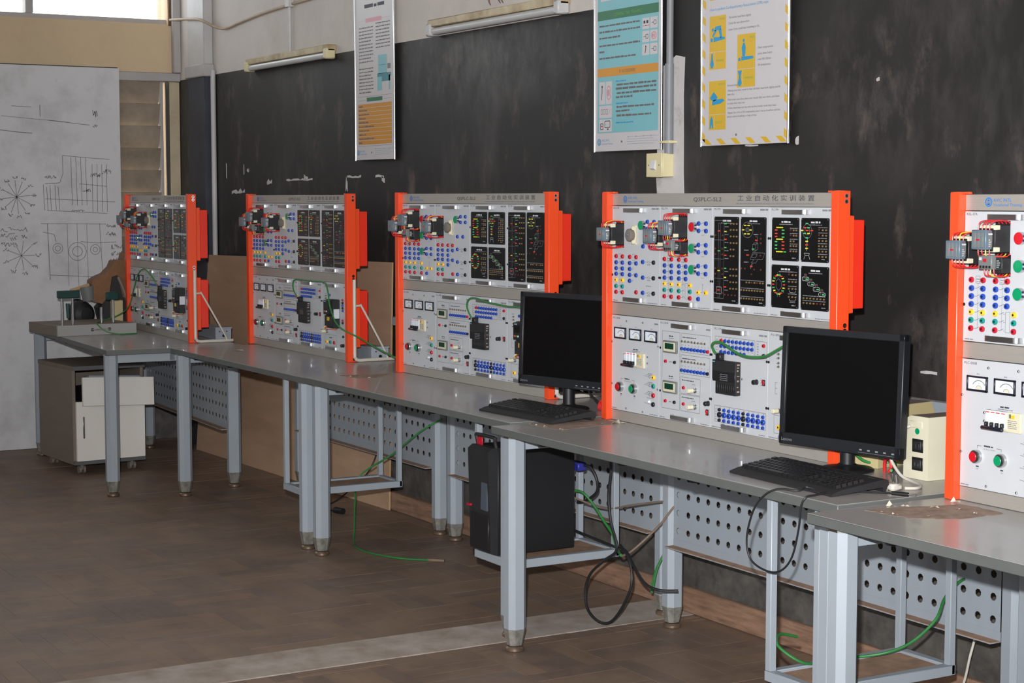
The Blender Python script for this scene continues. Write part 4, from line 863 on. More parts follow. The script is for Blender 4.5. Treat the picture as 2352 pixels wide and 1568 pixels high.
# plan view with circles
stroke([(2.88, 1.36), (2.89, 1.02)], .004); stroke([(2.84, 1.36), (3.24, 1.355)], .003); stroke([(3.20, 1.36), (3.215, 1.02)], .003); stroke([(2.89, 1.05), (3.22, 1.03)], .003)
circ(3.06, 1.19, .055); circ(3.06, 1.19, .03); circ(2.94, 1.21, .03); circ(2.94, 1.21, .016); circ(3.17, 1.20, .03); circ(3.17, 1.20, .014)
for u in (3.0, 3.06, 3.12): stroke([(u, 1.36), (u + .004, .98)], .0025)
stroke([(3.08, 1.25), (3.18, 1.24), (3.3, 1.245)], .003); stroke([(2.85, 1.31), (2.92, 1.295), (2.93, 1.25)], .003)
C = (2.72, 1.17)
for i in range(9):
    a = 2 * PI * i / 9; stroke([C, (C[0] + .08 * math.cos(a), C[1] + .09 * math.sin(a))], .003); scrib(C[0] + .1 * math.cos(a) - .015, C[1] + .11 * math.sin(a) - .01, .035, .025, 3)
# loose lines higher up
stroke([(2.58, 1.92), (2.72, 1.905), (2.8, 1.9)], .004); stroke([(2.85, 2.07), (2.85, 2.0)], .004); stroke([(2.68, 2.06), (2.8, 2.055)], .003); stroke([(2.62, 2.0), (3.02, 1.97)], .0025); stroke([(2.9, 1.98), (3.15, 1.955)], .003); scrib(3.17, 2.0, .03, .05, 4); scrib(3.17, 1.94, .03, .02, 3)
stuff(d.build('pen_drawing', t, smooth=0))

def tube_light(label, x0, x1, z, broken):
    t = thing('fluorescent_light', label, 'light fitting', ((x0 + x1) / 2, YW, z)); L_ = (x1 - x0) / 2
    b = MB(); b.box(-L_, L_, -.05, 0, -.004, .03, 'lamp_body', c=.004); b.build('batten', t)
    b = MB(); b.cyl((-L_ + .03, -.035, -.022), (L_ - .05, -.035, -.022), .017, 'lamp_tube', n=14); b.build('tube', t)
    for s in (-1, 1): b = MB(); b.box(s * (L_ - .02) - .02, s * (L_ - .02) + .02, -.06, -.005, -.042, .012, 'switch_cream' if not broken else 'conduit', c=.006); b.build('lamp_holder', t)
    if broken:
        for cx, rr in ((-.06, .028), (.03, .04), (.05, .034)):
            b = MB(); b.tube([(cx + rr * math.cos(a * .7), -.02 + .004 * a, .05 + rr + rr * math.sin(a * .7)) for a in range(10)], .005, 'cable_brown', 6, 3); b.build('loose_wire', t)
    return t
tube_light('yellowed tube light fitting at the top of the black wall near the corner', -9.38, -8.25, 2.262, False)
tube_light('grey tube light fitting with curled loose wires above it', -7.15, -6.0, 2.285, True)

def poster(label, x0, x1, z0, z1, y=3.716):
    t = thing('poster', label, 'poster', (x0, y, z0)); W_, H_ = x1 - x0, z1 - z0
    b = MB(); b.box(0, W_, 0, .006, 0, H_, 'poster_white', c=.001); b.build('sheet', t)
    for x in (0, W_): b = MB(); b.cyl((x, .0, -.002), (x, .0, H_ + .002), .005, 'chrome', n=12); b.build('edge_rod', t)
    b = MB(); b.box(.04, W_ - .04, .006, YW - y, H_ - .06, H_ - .03, 'frame_grey'); b.box(.04, W_ - .04, .006, YW - y, .03, .05, 'frame_grey'); b.build('wall_batten', t)
    b = MB(); b.lathe([(.0042, 0), (.0042, .002), (0, .003)], 'grey_mid', (W_ * .42, 0, .035), 'y', 10); b.build('nail', t)
    return t, W_, H_, MB()
Yp, Yq = -.0004, -.0008
def avic(b, W_, z=.022, x=.02):
    gear_logo(b, x + .012, z + .014, .014, Yp, 'poster_blue'); b.text('AVIC INTL', x + .03, z + .016, .012, Yp, 'poster_blue', .055); b.text('Vocational Training', x + .03, z + .004, .009, Yp, 'poster_blue', .078)
    for i in range(4): b.ribbon([(W_ * .5, z + .03 - i * .009), (W_ * (.95 - .06 * (i % 2)), z + .03 - i * .009)], .0008, Yp, 'poster_tint'); b.ellipse(W_ * .52 + .05 * i, z + .03, .003, .003, Yp, 'poster_tint', .0008, 8)
# first poster
t, W_, H_, b = poster('white poster with a green label and an orange table, nearest the room corner', -7.975, -7.54, 1.7, 2.5)
avic(b, W_)
b.rect(.03, W_ - .03, .075, .072 + .2, Yp, 'poster_ochre'); b.rect(.13, W_ - .13, .283, .302, Yp, 'poster_green')
for k in range(10):
    if k: b.ribbon([(.03, .075 + .0197 * k), (W_ - .03, .075 + .0197 * k)], .002, Yq, 'poster_white')
    b.greek(.04, .3, .080 + .0197 * k, .009, Yq, 'poster_ink', k, (.15, .65, .3, .45, .65, .4, .3, .45, .35, .2)[k])
for z in (.290, .308): b.ribbon([(.03, z), (.12 if z < .3 else W_ - .03, z)], .0012, Yp, 'poster_ink')
b.ribbon([(W_ - .12, .290), (W_ - .03, .290)], .0012, Yp, 'poster_ink'); b.ribbon([(.03, .068), (W_ - .03, .068)], .0012, Yp, 'poster_ink')
for k in range(20): 
    if k != 8: b.greek(.045, .205, .325 + .0165 * k, .008, Yp, 'poster_ink', k + 20, 1 if k % 5 else .85)
for k in range(8): b.greek(.235, .39, .535 + .0165 * k, .008, Yp, 'poster_ink', k + 50)
b.rect(.26, .355, .41, .50, Yp, 'poster_teal'); b.rect(.25, .40, .395, .412, Yp, 'poster_tint'); b.rect(.25, .30, .33, .395, Yp, 'poster_teal'); b.rect(.30, .39, .372, .395, Yp, 'poster_tint'); b.rect(.362, .395, .43, .455, Yp, 'grey_mid'); b.rect(.375, .39, .33, .40, Yp, 'poster_teal'); b.greek(.27, .35, .45, .004, Yq, 'poster_tint', 4)
b.rect(.12, .30, .665, .685, Yp, 'poster_pink'); b.ribbon([(.03, .675), (.12, .675)], .001, Yp, 'poster_pink'); b.ribbon([(.30, .675), (W_ - .03, .675)], .001, Yp, 'poster_pink'); b.greek(.11, .33, .735, .022, Yp, 'print_dark', 2)
stuff(b.build('print', t, smooth=0))
# second poster
t, W_, H_, b = poster('pale teal poster with a green and an ochre heading bar, beside the wall conduit', -5.783, -5.33, 1.692, 2.5)
avic(b, W_)
b.rect(.02, W_ - .022, .07, H_ - .02, Yp, 'poster_teal'); b.rect(.02, W_ - .022, .285, .317, Yq, 'poster_ochre'); b.text('III  ACCESSORIES', W_ / 2, .295, .017, -.0012, 'poster_ink', .11, 'C')
b.rect(.02, W_ - .022, .500, .535, Yq, 'poster_green'); b.text('CLEARING  THE  TRAINING', W_ / 2, .511, .016, -.0012, 'poster_lime', .19, 'C')
def icon(x0, x1, z0, z1, k):
    b.rect(x0, x1, z0, z1, Yq, 'poster_white'); cx, cz, w_, h = (x0 + x1) / 2, (z0 + z1) / 2, x1 - x0, z1 - z0; y = -.0012
    if k == 0: b.ribbon([(cx, cz + h * .3), (cx, cz + h * .05), (cx - w_ * .1, cz - h * .3)], .004, y, 'print_dark'); b.rect(cx - .004, cx + .004, cz + h * .25, cz + h * .33, y, 'print_dark')
    if k == 1: b.ellipse(cx, cz, w_ * .33, h * .3, y, 'poster_pink', .003); b.rect(cx - w_ * .16, cx - .003, cz - h * .14, cz + h * .14, y, 'jack_red'); b.rect(cx + .003, cx + w_ * .16, cz - h * .14, cz + h * .14, y, 'poster_pink')
    if k == 2:
        for j in range(3): b.rect(cx - w_ * .35 + j * w_ * .2, cx - w_ * .23 + j * w_ * .2, cz - h * .2, cz + h * .2, y, 'print_grey', .002)
        b.ribbon([(cx + w_ * .25, cz - h * .2), (cx + w_ * .4, cz + h * .2)], .002, y, 'poster_pink')
    if k == 3: b.rect(cx - w_ * .38, cx - w_ * .18, cz - h * .3, cz + h * .15, y, 'print_dark', .003); b.rect(cx - .004, cx + w_ * .36, cz - h * .15, cz + h * .35, y, 'print_dark', .003); b.rect(cx + .012, cx + w_ * .25, cz - h * .36, cz - h * .24, y, 'print_dark'); b.rect(cx - w_ * .33, cx - w_ * .23, cz - h * .1, cz + .0, y, 'jack_red')
    if k == 4: b.ribbon([(cx - w_ * .3, cz), (cx, cz), (cx, cz + h * .18), (cx + w_ * .3, cz + h * .18), (cx + w_ * .3, cz - h * .18), (cx, cz - h * .18), (cx, cz)], .002, y, 'print_dark')
    if k == 5: 
        for j in (-1, 1): b.rect(cx + j * w_ * .2 - .006, cx + j * w_ * .2 + .006, cz, cz + h * .25, y, 'print_dark'); b.greek(cx + j * w_ * .2 - .012, cx + j * w_ * .2 + .012, cz - h * .25, .005, y, 'poster_pink', 3)
    if k == 6: b.rect(cx - w_ * .3, cx - w_ * .06, cz - h * .3, cz + h * .2, y, 'print_dark', .004); b.prism([(cx + w_ * .12, cz + h * .1), (cx + w_ * .3, cz - h * .12), (cx + w_ * .2, cz - h * .2), (cx + w_ * .08, cz)], 1, y, y + .0001, 'jack_red')
for a in ((.03, .072, .17, .262, 0), (.077, .122, .17, .262, 1), (.03, .122, .107, .162, 2), (.03, .122, .083 - .03 + .04, .100, 3)): pass
icon(.032, .074, .180, .266, 0); icon(.078, .122, .180, .266, 1); icon(.032, .122, .128, .175, 2); icon(.032, .122, .075, .123, 3)
for i in range(2):
    for k in range(3): icon(.325 + .052 * i, .372 + .052 * i, .465 - .048 * k - .02, .508 - .048 * k - .022, (5, 4, 4, 1, 0, 4)[k * 2 + i])
for z, f, x0 in ((.263, .0, .14), (.247, 1, .155), (.232, 1, .15), (.215, 1, .155), (.2, .42, .15), (.163, .95, .155), (.148, .34, .15), (.130, .88, .155)):
    if f: b.greek(x0, W_ - .035, z, .010, -.0012, 'poster_ink', int(z * 999), f)
for z, f in ((.262, .25), (.178, .3), (.105, .45)): b.greek(.15, W_ - .03, z, .006, -.0012, 'poster_blue', int(z * 999), f)
for k, (z, f) in enumerate(((.475, 1), (.452, 1), (.429, .52), (.400, 1), (.377, .15), (.352, .9))): b.greek(.032, .31, z, .009, -.0012, 'poster_ink', k + 70, f)
for k, (z, f) in enumerate(((.725, 1), (.702, .58), (.675, 1), (.652, .85), (.625, 1), (.602, .53), (.578, .0), (.75, 1))): b.greek(.145, W_ - .035, z, .009, -.0012, 'poster_ink', k + 90, f or .01)
for k, z in enumerate((.572, .628, .684, .74)): icon(.04, .122, z, z + .046, (6, 4, 1, 2)[k])
stuff(b.build('print', t, smooth=0))
# third poster
t, W_, H_, b = poster('white and yellow first aid poster with hazard striped border and blue figures', -5.085, -4.6, 1.696, 2.5)
for k in range(24):
    z = .012 + .058 * k
    if z + .034 < H_:
        for x0 in (.006, W_ - .022): b.prism([(x0, z + .012), (x0 + .016, z), (x0 + .016, z + .026), (x0, z + .038)], 1, Yp - .0001, Yp, 'poster_yellow')
for k in range(6): x = .005 + .083 * k; b.prism([(x + .028 * (k < 9), .004), (x + .058 if x + .058 < W_ else W_ - .004, .004), (x + .03, .024), (x, .024)], 1, Yp - .0001, Yp, 'poster_yellow')
b.rect(.045, W_ - .045, .505, H_ - .02, Yp, 'poster_yellow')
for k, (z, f) in enumerate(((.535, .2), (.565, 1), (.595, .3), (.622, .62), (.66, 1), (.69, .8))): b.greek(.058, W_ - .06, z, .014, Yq, 'poster_ink', k, f)
b.text('How to perform Cardiopulmonary Resuscitation (CPR) steps', .048, .468, .014, Yq, 'poster_blue', .325)
def card(x0, x1, z0, z1, zs, tag1, tag2, fig):
    b.rect(x0, x1, z0, z1, Yp, 'poster_yellow'); b.ribbon([(x0, zs), (x1, zs)], .0016, Yq, 'poster_white'); b.ribbon([(x0 + .033, z0), (x0 + .033, zs)], .0016, Yq, 'poster_white')
    b.text(tag1, x1 - .006, z1 - .016, .010, Yq, 'poster_lime', None, 'R'); b.text(tag2, x0 + .04, (z0 + zs) / 2 - .004, .011, Yq, 'poster_lime', min(x1 - x0 - .05, .010 * len(tag2) * .62))
    P = lambda u, v: (x0 + (x1 - x0) * u, zs + (z1 - zs) * v); bl = lambda pts: b.prism([P(*p) for p in pts], 1, Yq - .0001, Yq, 'poster_blue')
    dsk = lambda u, v, rr: bl([(u + rr * math.cos(a * PI / 6), v + rr * .75 * math.sin(a * PI / 6)) for a in range(12)])
    if fig == 0:      # kneeling over the lying patient
        dsk(.14, .34, .075); bl([(.26, .28), (.9, .33), (.97, .36), (.9, .40), (.26, .42)]); dsk(.2, .62, .065); bl([(.3, .58), (.68, .62), (.72, .72), (.34, .70)]); bl([(.55, .6), (.72, .65), (.76, .40), (.66, .38)]); bl([(.34, .62), (.44, .58), (.24, .42), (.16, .44)])
    if fig == 1:
        dsk(.13, .28, .07); bl([(.24, .24), (.85, .27), (.93, .31), (.85, .35), (.24, .36)]); dsk(.36, .82, .06); bl([(.25, .62), (.34, .76), (.40, .76), (.48, .62), (.44, .36), (.30, .36)])
    if fig == 2:
        bl([(.06, .5), (.28, .68), (.52, .52), (.45, .44), (.3, .40), (.14, .44)]); bl([(.2, .28), (.7, .32), (.94, .40), (.8, .46), (.3, .44), (.2, .40)])
    q = lambda u, v: (x0 + .016 + .011 * u, (z0 + zs) / 2 + (zs - z0) * .42 * v); bl2 = lambda pts: b.prism([q(*p) for p in pts], 1, Yq - .0001, Yq, 'poster_blue')
    if fig == 0: bl2([(-.3, 1), (.3, 1), (.5, .2), (1, -.5), (.4, -1), (-.4, -1), (-1, -.5), (-.5, .2)])
    if fig == 1: bl2([(-1, 1), (1, 1), (.5, .4), (.5, 0), (1, -.6), (.5, -1), (-.5, -1), (-1, -.6), (-.5, 0), (-.5, .4)])
    if fig == 2: bl2([(0, 1), (.7, .4), (1, -1), (.3, -.9), (0, -.2), (-.3, -.9), (-1, -1), (-.7, .4)])
card(.045, .140, .265, .450, .325, 'CHECK', 'OPENING', 0); card(.205, .305, .195, .375, .257, 'PRESS', 'COMPRESSION', 1); card(.045, .142, .055, .225, .108, 'BREATH', 'RESCUE', 2)
for z, s, w_ in ((.434, 'Tilt his/her head back slightly', .125), (.414, 'Check for any obstruction', .115), (.393, 'Listen if you could hear breathing in 10s', .17)): b.text(s, .155, z, .011, Yq, 'poster_ink', w_)
for z, s, w_ in ((.320, 'Chest compressions:', .085), (.300, '-press down 5-6cm', .078), (.281, '-rate 100-120/min', .072), (.262, '-30 compressions', .07)): b.text(s, .318, z, .011, Yq, 'poster_ink', w_)
for z, s, w_ in ((.202, 'Rescue breathes:', .075), (.184, '-Making sure their mouth is clear, tilt their head back slightly and lift', .29), (.171, 'their chin.', .04), (.153, '-Pinch their nose shut, place your mouth fully over theirs, and blow', .285), (.140, 'to make their chest rise.', .1), (.124, '-If their chest does not rise with the first breath, re-tilt their head.', .27), (.108, '-Repeat the circle of 30 compressions and 2 rescue breathes until the', .29), (.095, 'person starts breathing or help arrives.', .165)): b.text(s, .152, z, .010, Yq, 'poster_ink', w_)
stuff(b.build('print', t, smooth=0))

# conduits, switch and slack cable
def pipe(label, pts, r_, m, name='conduit', sm=0, cat='conduit', clips=()):
    b = MB(); b.tube(pts, r_, m, 10, sm); o = tag(b.build(name), label, cat)
    for c in clips: q = MB(); q.box(c[0] - r_ - .006, c[0] + r_ + .006, c[1] - r_ - .003, YW - .001, c[2] - .008, c[2] + .008, 'conduit'); q.build('clip', o)
    return o
pipe('white vertical conduit on the black wall beside the corner pillar', [(-9.985, YW - .017, 2.27), (-9.985, YW - .017, .1)], .0155, 'conduit')
pipe('thin white conduit dropping to the yellowed tube light', [(-8.82, YW - .015, 2.56), (-8.82, YW - .015, 2.295)], .010, 'conduit')
pipe('thin white conduit above the tube light with curled wires', [(-6.56, YW - .015, 2.75), (-6.56, YW - .015, 2.38)], .010, 'conduit')
o = pipe('grey conduit running down between two posters to the wall switch', [(-5.292, YW - .016, 2.9), (-5.292, YW - .016, 1.99)], .013, 'conduit_grey')
b = MB(); b.cyl((-5.292, YW - .018, 2.0), (-5.292, YW - .018, 1.674), .0165, 'conduit_grey', n=14); b.build('lower_sleeve', o)
b = MB(); b.box(-5.325, -5.262, YW - .038, YW - .001, 1.712, 1.722, 'switch_cream', c=.002); b.build('clip', o)
pipe('slack beige cable strung along the top of the wall from the back window', [(-10.55, 3.66, 2.61), (-10.2, 3.66, 2.585), (-9.99, 3.655, 2.56), (-9.82, 3.72, 2.50), (-9.55, 3.73, 2.515), (-9.2, 3.73, 2.535), (-8.83, 3.73, 2.545), (-8.3, 3.73, 2.56), (-7.5, 3.73, 2.62)], .008, 'cable_beige', 'cable', 5, 'cable')
t = thing('junction_box', 'small cream junction box where the slack cable meets the thin conduit', 'junction box', (-8.82, YW, 2.56)); b = MB(); b.box(-.03, .03, -.03, 0, -.03, .03, 'conduit', c=.004); b.build('cover', t)
t = thing('wall_switch', 'cream wall switch box at the foot of the grey conduit', 'switch', (-5.33, YW, 1.633))
b = MB(); b.box(-.048, .048, -.052, -.002, -.043, .043, 'switch_cream', c=.003); b.build('box_body', t)
b = MB(); b.box(-.049, .049, -.058, -.052, -.044, .044, 'switch_cream', c=.002)
for s in (-1, 1): b.lathe([(.003, 0), (.003, .001), (0, .001)], 'grey_mid', (s * .034, -.058, 0), 'y', 8)
b.build('cover_plate', t)
b = MB(); b.prism([(-.058, -.018), (-.068, -.012), (-.060, .018), (-.058, .018)], 0, -.013, .013, 'print_white'); b.build('rocker', t)
# cable trunking behind the racks
b = MB(); b.box(-4.55, 1.5, YW - .014, YW - .002, .78, .905, 'paint_grey', c=.003); b.box(-4.55, 1.5, YW - .0145, YW - .002, .905, .9065, 'dusty_top'); tag(b.build('cable_trunking'), 'light grey cable trunking on the black wall behind the beige power units', 'trunking')
b = MB(); b.box(-7.55, -5.6, YW - .04, YW - .001, .905, .948, 'paint_grey', c=.003); tag(b.build('cable_trunking'), 'narrow grey trunking on the black wall right of the hardboard sheet', 'trunking')
# leaning hardboard sheet
b = MB()
P = [(-10.055, 3.62, .001), (-7.60, 3.712, .001), (-7.585, 3.728, 1.205), (-10.04, 3.70, 1.175)]
off = Vector((.001, -.009, 0)); Q = [tuple(Vector(p) + off) for p in P]
b.add(P + Q, [(0, 1, 2, 3), (7, 6, 5, 4)], 'hardboard'); b.add(P + Q, [(0, 4, 5, 1), (1, 5, 6, 2), (2, 6, 7, 3), (3, 7, 4, 0)], 'hardboard_edge')
tag(b.build('hardboard_sheet', smooth=0), 'large brown hardboard sheet leaning on the black wall behind two racks', 'board')

# ================================================================== things on the benches
def monitor(label, loc, rotz, zb, H):
    t = thing('monitor', label, 'monitor', (loc[0], loc[1], H + .0005), rotz, 'black computer monitors'); W_, Hh, D = .44, .338, .045
    T = Matrix.Translation((0, 0, zb)) @ Matrix.Rotation(.038, 4, 'X').inverted()
    b = MB(); f = .019; fb = .034
    for a in ((-W_ / 2, W_ / 2, 0, fb), (-W_ / 2, W_ / 2, Hh - f, Hh), (-W_ / 2, -W_ / 2 + f, 0, Hh), (W_ / 2 - f, W_ / 2, 0, Hh)): b.box(a[0], a[1], 0, .02, a[2], a[3], 'bezel', c=.002, T=T)
    b.box(-W_ / 2 + .001, W_ / 2 - .001, .012, D * .7, .001, Hh - .001, 'bezel', c=.004, T=T); b.box(-W_ / 2 + .05, W_ / 2 - .05, D * .6, D + .01, .05, Hh - .05, 'bezel', c=.01, T=T); bz = b.build('bezel', t)
    b = MB(); b.box(-W_ / 2 + f - .001, W_ / 2 - f + .001, .0045, .012, fb - .001, Hh - f + .001, 'screen', T=T); b.build('screen', t)
    b = MB()
    q = MB(); q.text('Lenovo', -W_ / 2 + .012, .010, .014, -.0006, 'print_grey', .040); b.add(q.v, q.f, 'print_grey', T)
    for k in range(5): b.box(W_ / 2 - .14 + k * .028, W_ / 2 - .131 + k * .028, -.0006, 0, .012, .016, 'print_grey', T=T)
    b.box(W_ / 2 - .145, W_ / 2 - .02, -.0004, 0, .0065, .0072, 'print_grey', T=T); stuff(b.build('lettering', bz, smooth=0))
    b = MB(); b.lathe([(.0, 0), (.074, 0), (.076, .004), (.07, .009), (.03, .016), (.024, .02)], 'black', (0, .045, 0), n=32); b.build('stand_base', t)
    b = MB(); b.cyl((0, .045, .014), (0, .045, .10), .021, 'black', n=20); b.box(-.03, .03, .04, .075, .07, zb + .17, 'black', c=.006); b.build('stand_neck', t)
    return t
monitor('black monitor in front of the rack nearer the camera, keyboard before it', (-3.7488, 3.215), .1485, .058, HT[3])
monitor('black monitor on the farther bench, its right edge hidden behind an orange post', (-5.3307, 3.2804), .2247, .0815, HT[2])

def key_mb(w_, h=.0165):
    b = MB(); x, y, x1, y1 = w_ / 2, h / 2, w_ / 2 - .0022, h / 2 - .0026
    b.add([(-x, -y, 0), (x, -y, 0), (x, y, 0), (-x, y, 0), (-x1, -y1, .0085), (x1, -y1, .0085), (x1, y1 + .001, .0085), (-x1, y1 + .001, .0085)], [(3, 2, 1, 0), (4, 5, 6, 7), (0, 1, 5, 4), (1, 2, 6, 5), (2, 3, 7, 6), (3, 0, 4, 7)], 'key'); 
    b.rect(-x1 * .5, -x1 * .1, 0, 0, 0, 'key'); b.sheet([(-x1 * .6, y1 * .1, .0087), (-x1 * .1, y1 * .1, .0087), (-x1 * .1, y1 * .65, .0087), (-x1 * .6, y1 * .65, .0087)], 'print_dark'); return b
def keyboard(label, loc, rotz, H):
    t = thing('keyboard', label, 'keyboard', (loc[0], loc[1], H + .001), rotz, 'black computer keyboards'); W_ = .452
    b = MB(); b.prism([(-.098, .0), (-.098, .006), (-.070, .014), (.078, .033), (.088, .030), (.090, .018), (.085, .012), (.08, .0), (.072, .0), (.07, .012), (-.07, .002), (-.072, 0)], 0, -W_ / 2, W_ / 2, 'black_soft'); bd = b.build('case', t, smooth=30)
    q = MB(); q.text('Lenovo', 0, 0, .008, 0, 'print_grey', .024); b = MB(); sl = (.033 - .014) / .148
    b.add([(v[0] + .175, .062 + v[2], .014 + (.062 + .07 + v[2]) * sl + .0008) for v in q.v], q.f, 'print_grey'); stuff(b.build('lettering', bd, smooth=0))
    P = .0187; rot = math.atan(sl); cx0 = -W_ / 2 + .012
    def put(xu, yr, wu=1.0):
        y = -.058 + yr * P; z = .0145 + (y + .07) * sl
        k = link('key', cached(('key', wu), lambda: key_mb(wu * P - .0018)), t, (cx0 + (xu + wu / 2) * P, y, z)); k.rotation_euler = (rot, 0, 0)
    rows = [[1.25, 1.25, 1.25, 6.25, 1.25, 1.25, 1.25, 1.25], [2.25] + [1] * 10 + [2.75], [1.75] + [1] * 11 + [2.25], [1.5] + [1] * 12 + [1.5], [1] * 13 + [2], [1, -1, 1, 1, 1, 1, -.5, 1, 1, 1, 1, -.5, 1, 1, 1, 1]]
    for rI, row in enumerate(rows):
        x = 0; yr = rI + (.25 if rI == 5 else 0)
        for w_ in row:
            if w_ > 0: put(x, yr, w_)
            x += abs(w_)
    for k in range(3):
        put(15.25 + k, 0); put(15.25 + k, 3); put(15.25 + k, 4); put(15.25 + k, 5.25)
    put(16.25, 1)
    for k in range(4):
        for rI in range(5):
            if not (rI == 0 and k == 1): put(18.5 + k, rI, 2 if (rI == 0 and k == 0) else 1)
    return t
keyboard('black keyboard in front of the nearer monitor, cable looping off the bench edge', (-3.655, 3.035), -.04, HT[3])
keyboard('black keyboard in front of the farther monitor', (-5.245, 3.135), .06, HT[2])

# desktop computer in the sling under the third bench
t = thing('desktop_computer', 'black desktop computer tower with red handle in the sling below a workbench', 'computer', (-5.395, 2.99, .2515))
b = MB(); b.box(-.072, .072, .03, .35, 0, .385, 'black', c=.003); b.build('case', t)
b = MB(); b.prism([(.03, .0), (.0, .012), (-.010, .372), (.008, .385), (.03, .385)], 0, -.074, .074, 'black_soft'); fr = b.build('front_bezel', t, smooth=0)
b = MB(); b.box(.016, .064, -.016, .0, .16, .33, 'pc_cover', c=.003, T=Matrix.Rotation(-.035, 4, 'X')); b.build('drive_cover', fr)
b = MB(); b.box(-.066, .066, -.009, .004, .02, .15, 'black', c=.003, T=Matrix.Rotation(-.035, 4, 'X'))
b.box(-.08, -.055, -.018, -.005, .165, .172, 'jack_red', T=Matrix.Rotation(-.035, 4, 'X')); b.build('front_grille', fr)
b = MB(); b.tube([(-.066, .03, .375), (-.066, .022, .410), (-.06, .022, .42), (.06, .022, .42), (.066, .022, .410), (.066, .03, .375)], .007, 'black_soft', 8, 3); b.build('handle', t)
b = MB(); b.box(-.058, -.02, .018, .024, .384, .413, 'jack_red', c=.002); b.build('handle_inset', t)

def ups(label, loc, dims, m, rotz, H, sockets):
    t = thing('power_backup_unit', label, 'power unit', (loc[0], loc[1], H + .001), rotz); w_, d, h = dims
    b = MB(); b.prism([(0, 0), (w_, 0), (w_, h), (w_ * .3, h), (0, h * .93)], 1, .0, d, m) if sockets else b.prism([(0, 0), (d, 0), (d, h * .78), (d * .93, h), (0, h)], 0, 0, w_, m)
    b.build('case', t, smooth=0)
    b = MB(); b.box(w_ * (.3 if sockets else 0), w_, 0, d if sockets else d * .93, h, h + .0012, 'dusty_top'); b.build('dusty_lid', t)
    if sockets:
        for z in (.042, .092):
            b = MB(); b.box(w_ * .36, w_ * .80, -.002, .003, z - .018, z + .018, 'black', c=.001); s = b.build('power_socket', t)
            b = MB(); b.box(w_ * .42, w_ * .74, -.004, 0, z - .012, z + .012, 'black_soft', c=.002); b.box(w_ * .5, w_ * .52, -.005, -.003, z - .006, z + .004, 'steel'); b.box(w_ * .64, w_ * .66, -.005, -.003, z - .006, z + .004, 'steel'); b.build('socket_insert', s)
        b = MB(); b.lathe([(.0085, 0), (.0085, .0008), (0, .0008)], 'button_green', (w_ * .55, 0, .131), 'y', 16); b.build('round_sticker', t)
        b = MB(); b.lathe([(.004, 0), (.003, .001), (0, .001)], 'hardboard_edge', (w_, .12, .03), 'x', 10); b.build('screw', t)
        b = MB(); b.box(w_ * .25, w_ * .75, -.0015, .001, h - .032, h - .014, m, c=.001); b.build('front_recess', t)
    return t
ups('small beige power backup unit with two black sockets and a green sticker', (-3.592, 3.318), (.095, .25, .172), 'ups_beige', 0, HT[3], True)
ups('tan power backup unit partly hidden behind the nearer monitor', (-3.815, 3.335), (.085, .27, .172), 'ups_tan', .197, HT[3], False)

def psu(label, loc, rotz, H):
    t = thing('power_supply_box', label, 'power supply', (loc[0], loc[1], H + .001), rotz, 'grey power supply boxes behind the racks')
    b = MB(); b.box(-.30, .0, .0, .09, 0, .062, 'paint_grey', c=.002); b.build('case', t)
    b = MB(); b.box(-.07, .004, -.002, .092, .058, .066, 'paint_grey', c=.001); b.build('lid', t)
    b = MB(); b.lathe([(.008, 0), (.008, .004), (0, .004)], 'jack_black', (.0, .045, .02), 'x', 12); b.box(0, .002, .02, .026, .04, .046, 'hole'); b.box(0, .002, .06, .066, .04, .046, 'hole'); b.build('cable_inlet', t)
    return t
psu('grey power supply box on the bench behind the corner rack', (-8.985, 3.345), -.02, HT[0]); psu('grey power supply box on the bench behind the rack by the hardboard edge', (-7.43, 3.535), .0, HT[1])

# torn paper and glue residue on the bench tops
def residue(label, pts, H, seed, flecks):
    r = random.Random(seed); P = []
    for (x0, y0), (x1, y1) in zip(pts, pts[1:] + pts[:1]):
        for k in range(8): s = k / 8; P.append((x0 + (x1 - x0) * s + r.uniform(-.008, .008), y0 + (y1 - y0) * s + r.uniform(-.008, .008)))
    t = thing('glue_residue', label, 'glue residue', (P[0][0], P[0][1], H + .0006)); o = Vector(P[0])
    b = MB(); b.prism([(x - o.x, y - o.y) for x, y in P], 2, 0, .0004, 'residue'); b.build('stain', t, smooth=0)
    for x, y, s, h in flecks:
        b = MB(); n = 7; R_ = [r.uniform(.4, 1) * s for _ in range(n)]
        b.add([(x - o.x, y - o.y, h * .35)] + [(x - o.x + R_[i] * math.cos(2 * PI * i / n) * 1.6, y - o.y + R_[i] * math.sin(2 * PI * i / n), .0006 + (h * r.uniform(.1, 1.1) if i % 3 == 0 else 0)) for i in range(n)], [[0, 1 + i, 1 + (i + 1) % n] for i in range(n)], 'paper'); b.build('paper_shred', t, smooth=0)
residue('tan torn paper patch on the bench in front of the nearer keyboard rack', [(-5.08, 3.0), (-4.89, 3.015), (-4.93, 3.285), (-5.06, 3.285)], HT[3], 1, [(-5.07, 3.01, .012, .006), (-5.03, 3.005, .008, .004), (-4.98, 3.008, .01, .006), (-4.9, 3.02, .008, .004), (-4.935, 3.26, .018, .03), (-4.93, 3.29, .012, .004), (-4.94, 3.21, .01, .01)])
residue('brown glue stain with white paper shreds on the bench nearest the camera', [(-3.28, 2.90), (-3.14, 2.915), (-3.07, 3.0), (-3.065, 3.16), (-3.22, 3.17)], HT[4], 2, [(-3.275, 2.99, .012, .018), (-3.26, 3.02, .01, .006), (-3.21, 3.07, .016, .008), (-3.23, 2.92, .008, .004), (-3.19, 2.92, .01, .004), (-3.24, 3.17, .012, .014), (-3.13, 2.98, .007, .003), (-3.1, 3.1, .008, .003), (-3.16, 3.11, .006, .003)])
